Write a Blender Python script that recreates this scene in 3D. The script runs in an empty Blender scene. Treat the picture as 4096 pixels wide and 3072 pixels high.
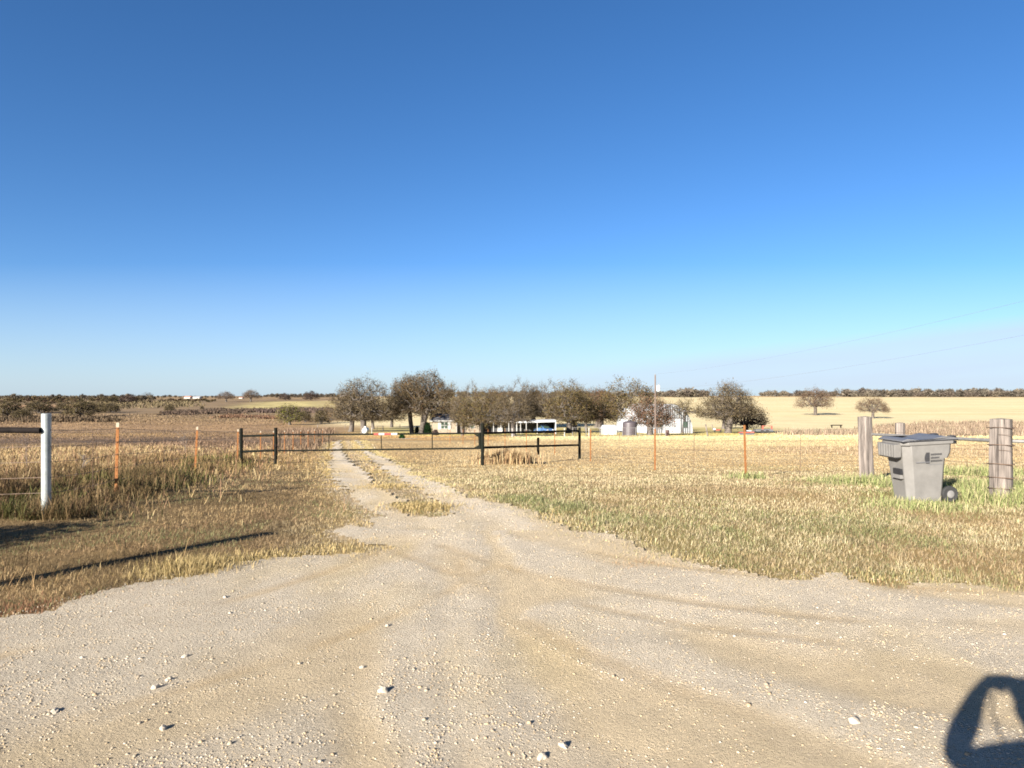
import bpy, math, random
import numpy as np
from mathutils import Vector, Matrix, Euler

rng = np.random.default_rng(7)
random.seed(7)
PI = math.pi
F = 2760.0           # focal length in photo pixels (photo 4096 wide)
HY = 1583.0          # eye level line
EYE = 1.7
SUN_AZ = math.radians(35)      # shadows run this far right of straight ahead
SUN_EL = math.radians(19)

scene = bpy.context.scene
col = scene.collection

# ------------------------------------------------------------------ terrain
TD = np.array([-400,-30, 0, 8, 12, 15, 18.7, 22, 26.5, 32, 45, 60, 72, 100, 135, 170, 220, 300, 400, 600, 900, 1200, 1600, 4200], float)
TZ = np.array([1.7,1.7,1.7,1.70,1.73,1.87,2.12,2.31,2.57,2.86,3.45,4.15,4.68,5.9,7.4,8.6,9.6,9.9,9.0,6.0,2.4,0.8,3.0,30.0], float)
def pchip_slopes(x, y):
    h = np.diff(x); d = np.diff(y)/h
    m = np.zeros_like(y)
    for i in range(1, len(x)-1):
        if d[i-1]*d[i] <= 0: m[i] = 0
        else:
            w1 = 2*h[i]+h[i-1]; w2 = h[i]+2*h[i-1]
            m[i] = (w1+w2)/(w1/d[i-1]+w2/d[i])
    m[0] = d[0]; m[-1] = d[-1]
    return m
TM = pchip_slopes(TD, TZ)
def drop(y):
    y = np.clip(np.asarray(y, float), TD[0], TD[-1])
    i = np.clip(np.searchsorted(TD, y, side='right')-1, 0, len(TD)-2)
    h = TD[i+1]-TD[i]; t = (y-TD[i])/h
    return ((2*t**3-3*t**2+1)*TZ[i] + (t**3-2*t**2+t)*h*TM[i]
            + (-2*t**3+3*t**2)*TZ[i+1] + (t**3-t**2)*h*TM[i+1])

def _hash(ix, iy, seed):
    n = (ix.astype(np.int64)*374761393 + iy.astype(np.int64)*668265263 + seed*1442695041) & 0x7fffffff
    n = ((n ^ (n >> 13))*1274126177) & 0x7fffffff
    n = (n ^ (n >> 16)) & 0x7fffffff
    return n/float(0x7fffffff)
def vnoise(x, y, seed=0):
    x = np.asarray(x, float); y = np.asarray(y, float)
    ix = np.floor(x); iy = np.floor(y); fx = x-ix; fy = y-iy
    fx = fx*fx*(3-2*fx); fy = fy*fy*(3-2*fy)
    ix = ix.astype(np.int64); iy = iy.astype(np.int64)
    a = _hash(ix, iy, seed); b = _hash(ix+1, iy, seed); c = _hash(ix, iy+1, seed); d = _hash(ix+1, iy+1, seed)
    return (a*(1-fx)+b*fx)*(1-fy) + (c*(1-fx)+d*fx)*fy
def fbm(x, y, seed=0, oct=4):
    s = 0; a = 1; t = 0
    for k in range(oct):
        s = s + a*vnoise(x*2**k, y*2**k, seed+k*17); t += a; a *= 0.5
    return s/t
def sstep(a, b, x):
    t = np.clip((x-a)/(b-a), 0, 1); return t*t*(3-2*t)

def hz(x, y):
    """ground height"""
    x = np.asarray(x, float); y = np.asarray(y, float)
    z = EYE - drop(y)
    far = sstep(150, 400, y)
    z = z + far*(fbm(x/170.0, y/170.0, 5, 2)-.5)*1.6
    z = z + (fbm(x/2.7, y/2.7, 9, 2)-.5)*0.045*sstep(-30, -10, y)
    return z
_dd = np.concatenate([np.arange(1.5, 60, .05), np.arange(60, 1200, 1.0)])
_rr = drop(_dd)/_dd
def G(X, Y):
    """world ground point that the photo shows at X, Y"""
    r = (Y-HY)/F
    d = float(np.interp(-r, -_rr, _dd))
    x = (X-2048)/F*d
    return Vector((x, d, float(hz(x, d))))
def at(X, Y, d):
    return Vector(((X-2048)/F*d, d, EYE-(Y-HY)/F*d))
def photo(x, y, z):
    yy = np.maximum(y, .5)
    return 2048+F*x/yy, HY-F*(z-EYE)/yy

# ------------------------------------------------------------------ materials
def lin(c):
    c = np.array(c, float)/255.0
    return np.where(c <= .04045, c/12.92, ((c+.055)/1.055)**2.4)
KF = 2.25
def A(r, g, b, k=KF):
    v = lin((r, g, b))/k
    return (float(v[0]), float(v[1]), float(v[2]))

def new_mat(name):
    m = bpy.data.materials.new(name); m.use_nodes = True
    nt = m.node_tree; b = nt.nodes['Principled BSDF']
    return m, nt, b
def mat(name, c, rough=.6, var=.15, scale=8.0, bump=.0, metal=0, c2=None, stretch=None, coat=0, spec=.5, contrast=1.0):
    """base colour broken up by object-space noise, optional bump"""
    m, nt, b = new_mat(name)
    tc = nt.nodes.new('ShaderNodeTexCoord'); mp = nt.nodes.new('ShaderNodeMapping')
    nt.links.new(tc.outputs['Object'], mp.inputs[0])
    if stretch: mp.inputs['Scale'].default_value = stretch
    n = nt.nodes.new('ShaderNodeTexNoise'); n.inputs['Scale'].default_value = scale
    n.inputs['Detail'].default_value = 6; n.inputs['Roughness'].default_value = .65
    nt.links.new(mp.outputs[0], n.inputs['Vector'])
    cr = nt.nodes.new('ShaderNodeValToRGB')
    cc2 = c2 if c2 else tuple(v*(1-2.2*var) for v in c)
    cc1 = c if c2 else tuple(min(1, v*(1+var)) for v in c)
    cr.color_ramp.elements[0].position = .5-.25/contrast; cr.color_ramp.elements[1].position = .5+.2/contrast
    cr.color_ramp.elements[0].color = (*cc2, 1); cr.color_ramp.elements[1].color = (*cc1, 1)
    nt.links.new(n.outputs['Fac'], cr.inputs[0]); nt.links.new(cr.outputs[0], b.inputs['Base Color'])
    b.inputs['Roughness'].default_value = rough; b.inputs['Metallic'].default_value = metal
    b.inputs['Specular IOR Level'].default_value = spec
    if coat: b.inputs['Coat Weight'].default_value = coat
    if bump:
        bp = nt.nodes.new('ShaderNodeBump'); bp.inputs['Strength'].default_value = bump
        bp.inputs['Distance'].default_value = .02
        nt.links.new(n.outputs['Fac'], bp.inputs['Height']); nt.links.new(bp.outputs[0], b.inputs['Normal'])
    return m
def attr_mat(name, rough=.8, nscale=0, namp=.3, bump=0, bscale=30, trans=0, spec=.2):
    """colour from the mesh's own colour attribute, times noise"""
    m, nt, b = new_mat(name)
    at_ = nt.nodes.new('ShaderNodeAttribute'); at_.attribute_name = 'Col'
    out = at_.outputs['Color']
    b.inputs['Roughness'].default_value = rough; b.inputs['Specular IOR Level'].default_value = spec
    if nscale:
        tc = nt.nodes.new('ShaderNodeTexCoord')
        fac = None
        for s, a in ((nscale, namp), (nscale*.17, namp*.6)):
            n = nt.nodes.new('ShaderNodeTexNoise'); n.inputs['Scale'].default_value = s
            n.inputs['Detail'].default_value = 7; n.inputs['Roughness'].default_value = .7
            nt.links.new(tc.outputs['Object'], n.inputs['Vector'])
            mr = nt.nodes.new('ShaderNodeMapRange')
            mr.inputs[1].default_value = .25; mr.inputs[2].default_value = .75
            mr.inputs[3].default_value = 1-a; mr.inputs[4].default_value = 1+a
            nt.links.new(n.outputs['Fac'], mr.inputs[0])
            vm = nt.nodes.new('ShaderNodeVectorMath'); vm.operation = 'SCALE'
            nt.links.new(out, vm.inputs[0]); nt.links.new(mr.outputs[0], vm.inputs['Scale'])
            out = vm.outputs[0]
        if bump:
            n = nt.nodes.new('ShaderNodeTexNoise'); n.inputs['Scale'].default_value = bscale
            n.inputs['Detail'].default_value = 8; n.inputs['Roughness'].default_value = .75
            nt.links.new(tc.outputs['Object'], n.inputs['Vector'])
            bp = nt.nodes.new('ShaderNodeBump'); bp.inputs['Strength'].default_value = bump
            bp.inputs['Distance'].default_value = .03
            nt.links.new(n.outputs['Fac'], bp.inputs['Height']); nt.links.new(bp.outputs[0], b.inputs['Normal'])
    nt.links.new(out, b.inputs['Base Color'])
    if trans:
        tr = nt.nodes.new('ShaderNodeBsdfTranslucent'); mx = nt.nodes.new('ShaderNodeMixShader')
        mx.inputs[0].default_value = trans
        nt.links.new(out, tr.inputs['Color']); nt.links.new(b.outputs[0], mx.inputs[1]); nt.links.new(tr.outputs[0], mx.inputs[2])
        nt.links.new(mx.outputs[0], nt.nodes['Material Output'].inputs['Surface'])
    return m

M = {}
M['ground'] = attr_mat('ground_soil', .95, 3.0, .16, .25, 9)
M['gravel'] = attr_mat('gravel_dirt', .95, 42, .18, .9, 55)
M['stone'] = attr_mat('limestone', .85, 0)
M['grass'] = attr_mat('grass_blades', .75, 0, trans=.25)
M['weeds'] = attr_mat('weed_blades', .85, 0, trans=.2)
M['crown'] = attr_mat('twigs_and_leaves', .9, 0, trans=.12)
M['bark'] = mat('oak_bark', (.085,.07,.058), .9, .3, 3, .6, stretch=(1,1,.3))
M['darkbark'] = mat('dark_bark', (.06,.045,.035), .9, .3, 3, .6)
M['t_orange'] = mat('rusty_orange_paint', (.175,.074,.024), .8, .3, 9, c2=(.12,.048,.018), spec=.1, stretch=(1,1,1))
M['t_white'] = mat('white_tip_paint', (.24,.20,.15), .8, .1, 20, spec=.1)
M['wire'] = mat('rusty_wire', (.09,.055,.035), .6, .3, 4, metal=.3)
M['pipe_white'] = mat('galvanised_white_pipe', (.34,.36,.36), .38, .3, 7, metal=.35, coat=.2, c2=(.20,.22,.21), contrast=1.3)
M['pipe_dark'] = mat('dark_brown_pipe', (.012,.009,.008), .8, .3, 6, spec=.08)
M['pipe_green'] = mat('dark_green_pipe', (.0045,.0075,.0055), .85, .4, 8, c2=(.011,.009,.007), spec=.06)
M['tape_red'] = mat('red_tape', (.26,.015,.010), .6, .05, 10)
M['tape_white'] = mat('white_tape', (.30,.30,.29), .6, .05, 10)
M['galv'] = mat('grey_galvanised_pipe', (.14,.135,.13), .6, .15, 12, metal=.1)
M['wood'] = mat('weathered_grey_wood', (.185,.155,.135), .95, .2, 16, 1.0, c2=(.035,.028,.024), stretch=(1,1,.05), contrast=2.3)
M['polewood'] = mat('pole_wood', (.10,.072,.058), .9, .2, 6, .5, stretch=(1,1,.1))
M['bin'] = mat('grey_bin_plastic', (.125,.119,.112), .5, .09, 5, spec=.3)
M['binlid'] = mat('grey_lid_plastic', (.09,.09,.095), .45, .06, 3, spec=.4)
M['bindark'] = mat('black_plastic', (.012,.012,.014), .5, .2, 6)
M['binmark'] = mat('printed_ink', (.02,.02,.022), .6, .1, 30)
M['brick'] = None
M['white'] = mat('white_paint', (.30,.29,.27), .6, .06, 3)
M['roof'] = mat('grey_shingles', (.10,.10,.11), .85, .3, 5, .5)
M['glass'] = mat('window_glass', (.035,.06,.045), .08, .1, 1, spec=.8)
M['metalwhite'] = mat('white_metal_sheet', (.40,.41,.42), .42, .05, 2, metal=.15)
M['metalgrey'] = mat('grey_metal_sheet', (.12,.125,.13), .42, .1, 3, metal=.3)
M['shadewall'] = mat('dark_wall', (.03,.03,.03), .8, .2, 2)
M['concrete'] = mat('concrete', (.26,.25,.23), .9, .1, 2)
M['tank'] = mat('black_poly_tank', (.055,.045,.05), .45, .1, 3)
M['carblue'] = mat('blue_car_paint', (.05,.11,.24), .3, .05, 2, coat=.8)
M['rubber'] = mat('rubber', (.015,.015,.015), .8, .1, 8)
M['red'] = mat('faded_red_paint', (.28,.06,.04), .6, .3, 6)
M['chrome'] = mat('lamp_glass', (.5,.5,.48), .15, .05, 3)
M['redroof'] = mat('terracotta_roof', (.42,.17,.11), .8, .1, 1)
M['propane'] = mat('white_tank_enamel', (.5,.52,.5), .3, .04, 2)
M['barrel'] = mat('rusty_barrel', (.06,.03,.025), .8, .3, 8)
M['skin'] = mat('skin', (.42,.25,.18), .6, .05, 10)
M['cloth'] = mat('navy_jacket', (.02,.025,.04), .9, .2, 20)
M['jeans'] = mat('denim', (.04,.06,.11), .9, .2, 20)
M['hair'] = mat('brown_hair', (.04,.025,.015), .7, .2, 40)

def brick_mat():
    m, nt, b = new_mat('tan_brick')
    tc = nt.nodes.new('ShaderNodeTexCoord'); mp = nt.nodes.new('ShaderNodeMapping')
    mp.inputs['Rotation'].default_value = (PI/2, 0, 0)
    br = nt.nodes.new('ShaderNodeTexBrick'); br.inputs['Scale'].default_value = 4
    br.inputs['Color1'].default_value = (.20,.162,.112,1); br.inputs['Color2'].default_value = (.17,.13,.09,1)
    br.inputs['Mortar'].default_value = (.22,.19,.16,1); br.inputs['Mortar Size'].default_value = .02
    nt.links.new(tc.outputs['Object'], mp.inputs[0]); nt.links.new(mp.outputs[0], br.inputs['Vector'])
    nt.links.new(br.outputs['Color'], b.inputs['Base Color']); b.inputs['Roughness'].default_value = .9
    return m
M['brick'] = brick_mat()

# ------------------------------------------------------------------ object helpers
def tag(o, label=None, cat=None, group=None, kind=None):
    if label: o['label'] = label
    if cat: o['category'] = cat
    if group: o['group'] = group
    if kind: o['kind'] = kind
    return o
def thing(name, label, cat, loc=(0,0,0), group=None):
    o = bpy.data.objects.new(name, None); col.objects.link(o)
    o.location = loc; o.empty_display_size = .2
    return tag(o, label, cat, group)
def worldloc(o):
    v = Vector((0,0,0))
    while o is not None:
        v = v + Vector(o.location); o = o.parent
    return v

class MB:
    def __init__(s): s.v = []; s.f = []
    def add(s, vs, fs, T=None):
        n = len(s.v)
        for p in vs:
            p = Vector(p)
            s.v.append(T @ p if T else p)
        s.f += [tuple(n+i for i in f) for f in fs]
        return s
    def box(s, c, size, T=None, rot=0, taper=1.0):
        x, y, z = size[0]/2, size[1]/2, size[2]/2
        R = Matrix.Rotation(rot, 3, 'Z')
        vs = []
        for sz_ in (-1, 1):
            k = 1 if sz_ < 0 else taper
            for sx, sy in ((-1,-1),(1,-1),(1,1),(-1,1)):
                vs.append(Vector(c) + R @ Vector((sx*x*k, sy*y*k, sz_*z)))
        return s.add(vs, [(3,2,1,0),(4,5,6,7),(0,1,5,4),(1,2,6,5),(2,3,7,6),(3,0,4,7)], T)
    def tube(s, p0, p1, r0, r1=None, n=8, T=None, caps=True):
        r1 = r0 if r1 is None else r1
        p0 = Vector(p0); p1 = Vector(p1); d = (p1-p0).normalized()
        a = d.orthogonal().normalized(); b = d.cross(a)
        vs = [p0+(a*math.cos(2*PI*i/n)+b*math.sin(2*PI*i/n))*r0 for i in range(n)] + \
             [p1+(a*math.cos(2*PI*i/n)+b*math.sin(2*PI*i/n))*r1 for i in range(n)]
        fs = [(i, (i+1) % n, n+(i+1) % n, n+i) for i in range(n)]
        if caps: fs += [tuple(reversed(range(n))), tuple(range(n, 2*n))]
        return s.add(vs, fs, T)
    def path(s, pts, r, n=6, T=None):
        """round tube along a polyline; r is a number or a list"""
        pts = [Vector(p) for p in pts]; rs = r if isinstance(r, (list, tuple)) else [r]*len(pts)
        vs = []; fs = []
        ref = None
        for i, p in enumerate(pts):
            d = (pts[min(i+1, len(pts)-1)]-pts[max(i-1, 0)]).normalized()
            if ref is None: ref = d.orthogonal().normalized()
            a = (ref - d*ref.dot(d)).normalized(); ref = a; b = d.cross(a)
            vs += [p+(a*math.cos(2*PI*k/n)+b*math.sin(2*PI*k/n))*rs[i] for k in range(n)]
        for i in range(len(pts)-1):
            for k in range(n):
                fs.append((i*n+k, i*n+(k+1) % n, (i+1)*n+(k+1) % n, (i+1)*n+k))
        fs += [tuple(reversed(range(n))), tuple(range((len(pts)-1)*n, len(pts)*n))]
        return s.add(vs, fs, T)
    def lathe(s, prof, c=(0,0,0), n=20, T=None, axis='Z'):
        vs = []; fs = []
        for (r, z) in prof:
            for k in range(n):
                a = 2*PI*k/n
                p = Vector((r*math.cos(a), r*math.sin(a), z))
                if axis == 'X': p = Vector((p.z, p.x, p.y))
                if axis == 'Y': p = Vector((p.x, p.z, p.y))
                vs.append(p+Vector(c))
        for i in range(len(prof)-1):
            for k in range(n):
                fs.append((i*n+k, i*n+(k+1) % n, (i+1)*n+(k+1) % n, (i+1)*n+k))
        fs += [tuple(reversed(range(n))), tuple(range((len(prof)-1)*n, len(prof)*n))]
        return s.add(vs, fs, T)
    def prism(s, poly, y0, y1, T=None):
        """poly of (x, z) pushed along y"""
        n = len(poly)
        vs = [(x, y0, z) for x, z in poly]+[(x, y1, z) for x, z in poly]
        fs = [tuple(range(n)), tuple(reversed(range(n, 2*n)))]
        fs += [(i, n+i, n+(i+1) % n, (i+1) % n) for i in range(n)]
        return s.add(vs, fs, T)
    def build(s, name, m, parent=None, smooth=False, bevel=0):
        off = worldloc(parent) if parent else Vector((0,0,0))
        me = bpy.data.meshes.new(name)
        me.from_pydata([tuple(p-off) for p in s.v], [], s.f)
        me.materials.append(m)
        if smooth:
            me.polygons.foreach_set('use_smooth', [True]*len(me.polygons))
        me.update()
        o = bpy.data.objects.new(name, me); col.objects.link(o)
        if parent: o.parent = parent
        # make face directions consistent
        import bmesh
        bm = bmesh.new(); bm.from_mesh(me); bmesh.ops.recalc_face_normals(bm, faces=bm.faces)
        if smooth:
            for e in bm.edges:
                if len(e.link_faces) == 2 and e.calc_face_angle(0) > .7: e.smooth = False
        bm.to_mesh(me); bm.free()
        if bevel:
            bv = o.modifiers.new('bevel', 'BEVEL'); bv.width = bevel; bv.segments = 2; bv.limit_method = 'ANGLE'
        return o

def fast_mesh(name, V, Fc, m, C=None, parent=None, smooth=False, loc=None, link=True):
    """V (n,3), Fc (k,3|4) or list of such arrays; C per-vertex colours"""
    me = bpy.data.meshes.new(name)
    Fs = Fc if isinstance(Fc, list) else [Fc]
    Fs = [f for f in Fs if len(f)]
    V = np.asarray(V, np.float32)
    me.vertices.add(len(V)); me.vertices.foreach_set('co', V.ravel())
    nl = sum(f.size for f in Fs); nf = sum(len(f) for f in Fs)
    me.loops.add(nl); me.loops.foreach_set('vertex_index', np.concatenate([f.ravel() for f in Fs]).astype(np.int32))
    tot = np.concatenate([np.full(len(f), f.shape[1], np.int32) for f in Fs])
    me.polygons.add(nf)
    st = np.concatenate([[0], np.cumsum(tot)[:-1]]).astype(np.int32)
    me.polygons.foreach_set('loop_start', st)
    if smooth: me.polygons.foreach_set('use_smooth', np.ones(nf, bool))
    if C is not None:
        ca = me.color_attributes.new('Col', 'FLOAT_COLOR', 'POINT')
        CC = np.ones((len(V), 4), np.float32); CC[:, :3] = np.clip(C, 0, 1)
        ca.data.foreach_set('color', CC.ravel())
    me.materials.append(m)
    me.update(calc_edges=True); me.validate()
    if not link: return me
    o = bpy.data.objects.new(name, me); col.objects.link(o)
    if parent: o.parent = parent
    return o

# ------------------------------------------------------------------ gravel outline (from the photo, laid on the ground)
def wpoly(pts):
    return np.array([G(X, Y)[:2] for X, Y in pts])
OUT_L = [(-1700,2700),(-600,2560),(0,2487),(185,2463),(389,2389),(537,2352),(741,2324),(861,2296),(870,2250),(1009,2259),(1111,2244),
         (1296,2230),(1580,2203),(1430,2165),(1308,2138),(1400,2105),(1525,2122),(1428,2085),(1525,2070),(1433,2025),(1379,1971),(1330,1928),(1317,1863),(1322,1815),(1332,1776),(1338,1762)]
ISL = [(1365,1762),(1379,1819),(1417,1863),(1471,1895),(1493,1933),(1580,1982),(1601,2036),(1640,2062),(1700,2072),(1786,2069),(1802,2042),(1742,2009),(1688,1977),(1623,1944),(1580,1906),(1525,1879),(1482,1841),(1444,1803),(1417,1762)]
OUT_R = [(1441,1762),(1460,1798),(1547,1841),(1623,1874),(1726,1917),(1786,1950),(1851,1988),(1927,1998),(2014,2020),(2144,2053),(2231,2101),(2320,2135),
         (2474,2152),(2549,2204),(2690,2230),(2870,2290),(3049,2323),(3211,2339),(3304,2307),(3385,2318),(3439,2350),(3530,2362),(3630,2370),(3704,2343),(3852,2348),(4096,2370),(4900,2385),(7500,2400)]
wl = wpoly(OUT_L); wi = wpoly(ISL); wr = wpoly(OUT_R)
main_poly = np.concatenate([[[-70, 4.2]], wl, wi, wr, [[70, 5.2], [70, -3.4], [-70, -3.4]]])
def in_poly(px, py, poly):
    inside = np.zeros(px.shape, bool)
    n = len(poly); j = n-1
    for i in range(n):
        xi, yi = poly[i]; xj, yj = poly[j]
        if yi != yj:
            c = ((yi > py) != (yj > py)) & (px < (xj-xi)*(py-yi)/(yj-yi)+xi)
            inside ^= c
        j = i
    return inside
def in_gravel(x, y):
    k = np.clip(.03+.010*np.maximum(y, 0), .05, .22)
    jx = (fbm(x/.35, y/.35, 31, 3)-.5)*3*k; jy = (fbm(x/.35, y/.35, 77, 3)-.5)*3*k
    return in_poly(x+jx, y+jy, main_poly)

def gravel_share(x, y):
    """how much of the spot's surroundings is gravel, for verges that thin out"""
    R = .10+.022*np.maximum(y, 0); s = 0
    for k in range(8):
        q = R*(1 if k % 2 else .5); s = s+in_poly(x+q*math.cos(k*.785), y+q*math.sin(k*.785), main_poly)
    return s/8.0
# ------------------------------------------------------------------ ground colours by place
def mixc(Cc, mask, c):
    return Cc*(1-mask[:, None]) + np.array(c)[None, :]*mask[:, None]
def ground_color(x, y, z):
    X, Y = photo(x, y, z)
    n1 = fbm(x/9, y/9, 3); n2 = fbm(x/40, y/40, 4); n3 = fbm(x/1.2, y/1.2, 8)
    jit = (n2-.5)
    C = np.tile(np.array(A(206,176,126)), (len(x), 1))
    right = sstep(1150, 1500, X + jit*500)
    # open golden pasture beyond the yard
    C = mixc(C, sstep(60, 90, y)*right, A(236,216,166))
    C = mixc(C, right*sstep(70, 90, y)*(1-sstep(95, 118, y+jit*30)), A(242,220,160))
    C = mixc(C, right*sstep(2300, 2500, X)*sstep(44, 58, y+jit*12)*(1-sstep(95, 110, y))*(n1 > 0)*.8, A(240,216,158))
    # near yard around the house and trees
    C = mixc(C, right*(1-sstep(3000, 3200, X))*sstep(100, 118, y+jit*20)*(1-sstep(190, 220, y)), A(196,178,112))
    C = mixc(C, right*(1-sstep(1950, 2100, X))*sstep(66, 72, y+jit*8)*(1-sstep(100, 120, y)), A(196,160,104))
    # stripes of stubble on the far rise
    st = vnoise(y/16, x/300, 12)
    C = mixc(C, right*sstep(240, 320, y)*sstep(.45, .8, st)*.45, A(225,192,135))
    C = mixc(C, right*sstep(900, 1000, y), A(200,166,115))
    # brown weedy strip on the right
    C = mixc(C, sstep(2950, 3150, X)*sstep(42, 47, y+jit*10)*(1-sstep(56, 62, y+jit*10))*sstep(.35, .55, n1), A(178,148,104))
    # left pasture
    left = 1-right
    C = mixc(C, left*sstep(16, 22, y), A(196,164,106))
    C = mixc(C, left*sstep(34, 44, y+jit*22), A(146,118,84))
    C = mixc(C, left*sstep(50, 60, y+jit*25)*(1-sstep(75, 95, y+jit*35))*.8, A(122,98,76))
    C = mixc(C, left*sstep(.5, .62, vnoise(y/22, x/90, 3))*sstep(55, 75, y)*.55, A(176,146,98))
    C = mixc(C, left*sstep(150, 180, y+jit*60)*(1-sstep(250, 300, y+jit*60)), A(168,134,92))
    C = mixc(C, left*sstep(300, 340, y+jit*30), A(140,116,84))
    gf = sstep(800, 1000, X-(y-400)*.6+60*jit)*sstep(410, 440, y)*(1-sstep(640, 680, y))*left*(X > 0)
    C = mixc(C, gf, A(196,178,118))
    C = mixc(C, left*(1-sstep(350, 520, X))*sstep(450, 470, y)*(1-sstep(520, 540, y)), A(190,150,112))
    C = mixc(C, left*sstep(700, 800, y), A(158,130,92))
    # near verge: worn soil and duller grass on the left
    near = 1-sstep(14, 30, y)
    C = mixc(C, near*(1-right), A(150,122,78))
    C = mixc(C, near*right, A(186,156,100))
    C = mixc(C, near*right*sstep(.5, .7, n3)*.5, A(150,140,80))
    pat = fbm(x/6, y/14, 91, 4)
    C = C*(1+(pat-.5)*.9*left*sstep(30, 60, y))[:, None]
    nb = (y > 0) & (y < 80) & (np.abs(x) < 40)
    gs_ = np.zeros(len(x)); gs_[nb] = gravel_share(x[nb], y[nb])
    C = mixc(C, sstep(.05, .6, gs_+.35*(fbm(x/.3, y/.3, 92)-.5)), A(222,200,165))
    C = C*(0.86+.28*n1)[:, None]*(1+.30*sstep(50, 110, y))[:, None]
    return C

def grid(us, ys, w):
    U, Yg = np.meshgrid(us, ys)
    Xg = U*w(Yg)
    return Xg.ravel(), Yg.ravel(), len(us), len(ys)
def grid_faces(nu, ny):
    i = np.arange((ny-1)*(nu-1)); r = i//(nu-1); c = i % (nu-1)
    a = r*nu+c
    return np.stack([a, a+1, a+1+nu, a+nu], 1)
wfun = lambda y: np.maximum(y, 0)*1.0+8
# ground sheet
ys = [-260.0]
while ys[-1] < -6: ys.append(ys[-1]*.9 if ys[-1]*.9 < -6 else -5.9)
yy = -5.9
while yy < 4200:
    yy += max(.16, .011*(yy+6)) if yy < 300 else .009*yy
    ys.append(yy)
us = np.concatenate([-np.geomspace(1.35, 40, 40)[::-1], np.linspace(-1.3, 1.3, 420), np.geomspace(1.35, 40, 40)])
gx, gy, nu, ny = grid(us, np.array(ys), wfun)
gz = hz(gx, gy)
ground = fast_mesh('ground', np.stack([gx, gy, gz], 1), grid_faces(nu, ny), M['ground'], ground_color(gx, gy, gz), smooth=True)
tag(ground, kind='structure')

# gravel sheet: the road mouth and the two-track drive
def streaks(x, y):
    rA = np.hypot(x-5.5, y-8); rB = np.hypot(x-4.5, y-11); rC = np.hypot(x+7.5, y-9)
    w = sstep(-1.2, .2, x); w2 = sstep(5.0, 6.2, y+x*.2)
    a = w*(rA*(1-w2)+rB*w2) + (1-w)*(rC+2)
    a = np.where(y > 8.6, x*1.4+y*.45, a)
    j = (fbm(x/1.5, y/1.5, 41, 3)-.5)*.5
    return a+j
def tracks(x, y):
    """tyre tracks curving off the drive: bare packed dirt with a small lip"""
    m = np.zeros(np.shape(x)); lip = np.zeros(np.shape(x))
    brk = sstep(.38, .56, fbm(x/.9, y/.9, 97, 2))
    for cx_, cy_, R, w_, lo, hi in ((5.5,8,6.1,.075,3.3,7.6),(4.5,11,6.2,.09,4.4,8.4),(4.5,11,5.1,.07,5.2,9.2),(4.5,11,6.75,.05,4.0,8.0),(-7.5,9,6.25,.07,3.6,8.6),(-7.5,9,7.6,.06,3.2,7.4)):
        d = np.hypot(x-cx_, y-cy_)-R+.08*(fbm(x/1.1, y/1.1, 98, 2)-.5)
        e = sstep(lo, lo+.8, y)*(1-sstep(hi-.8, hi, y))*brk
        m = np.maximum(m, np.exp(-(d/w_)**2)*e); lip = np.maximum(lip, np.exp(-((d-.14)/.05)**2)*e)
    return m, lip
gys = [-3.6]
while gys[-1] < 78: gys.append(gys[-1]+.0058*(gys[-1]+6.5)+.004)
gus = np.concatenate([np.linspace(-9, -1.25, 60), np.arange(-1.2, 1.2, .0055), np.linspace(1.25, 9, 60)])
sx, sy, nu, ny = grid(gus, np.array(gys), wfun)
inside = in_gravel(sx, sy)
sa = streaks(sx, sy)
g1 = vnoise(sa*1.7, sa*0+.5, 51)*.55 + fbm(sx/1.3, sy/1.3, 52)*.45           # coarse gravel versus packed dirt
gmix = sstep(.40, .60, g1)
rut = vnoise(sa*2.6, sa*0+3.5, 53)
_m, _l = tracks(sx, sy)
relief = .012*gmix + .013*rut - .006*_m + .007*_l + .006*fbm(sx/.12, sy/.12, 54, 2)
sz_ = hz(sx, sy)+.012+relief+.02*sstep(13, 28, sy)
cd = np.array(A(236,213,176)); cg = np.array(A(238,221,195)); cw = np.array(A(232,207,158))
GC = cd[None, :]*(1-gmix[:, None])+cg[None, :]*gmix[:, None]
GC = mixc(GC, sstep(.55, .8, fbm(sx/.8, sy/2.2, 56))*.5, cw)
tr_, _ = tracks(sx, sy)
GC = mixc(GC, tr_*.5, A(222,190,140))
GC *= (.88+.24*fbm(sx/.3, sy/.3, 55))[:, None]
GC *= (.95+.14*sstep(-2.5, 2.5, sx+.3*sy))[:, None]*(1+.20*sstep(8, 14, sy))[:, None]     # darker toward the left verge, paler farther up the drive
Fq = grid_faces(nu, ny)
keep = inside[Fq].sum(1) >= 3
Fq = Fq[keep]
used = np.unique(Fq); remap = -np.ones(len(sx), int); remap[used] = np.arange(len(used))
gravel = fast_mesh('gravel_road', np.stack([sx, sy, sz_], 1)[used], remap[Fq], M['gravel'], GC[used], smooth=True)
tag(gravel, kind='structure')

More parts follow.
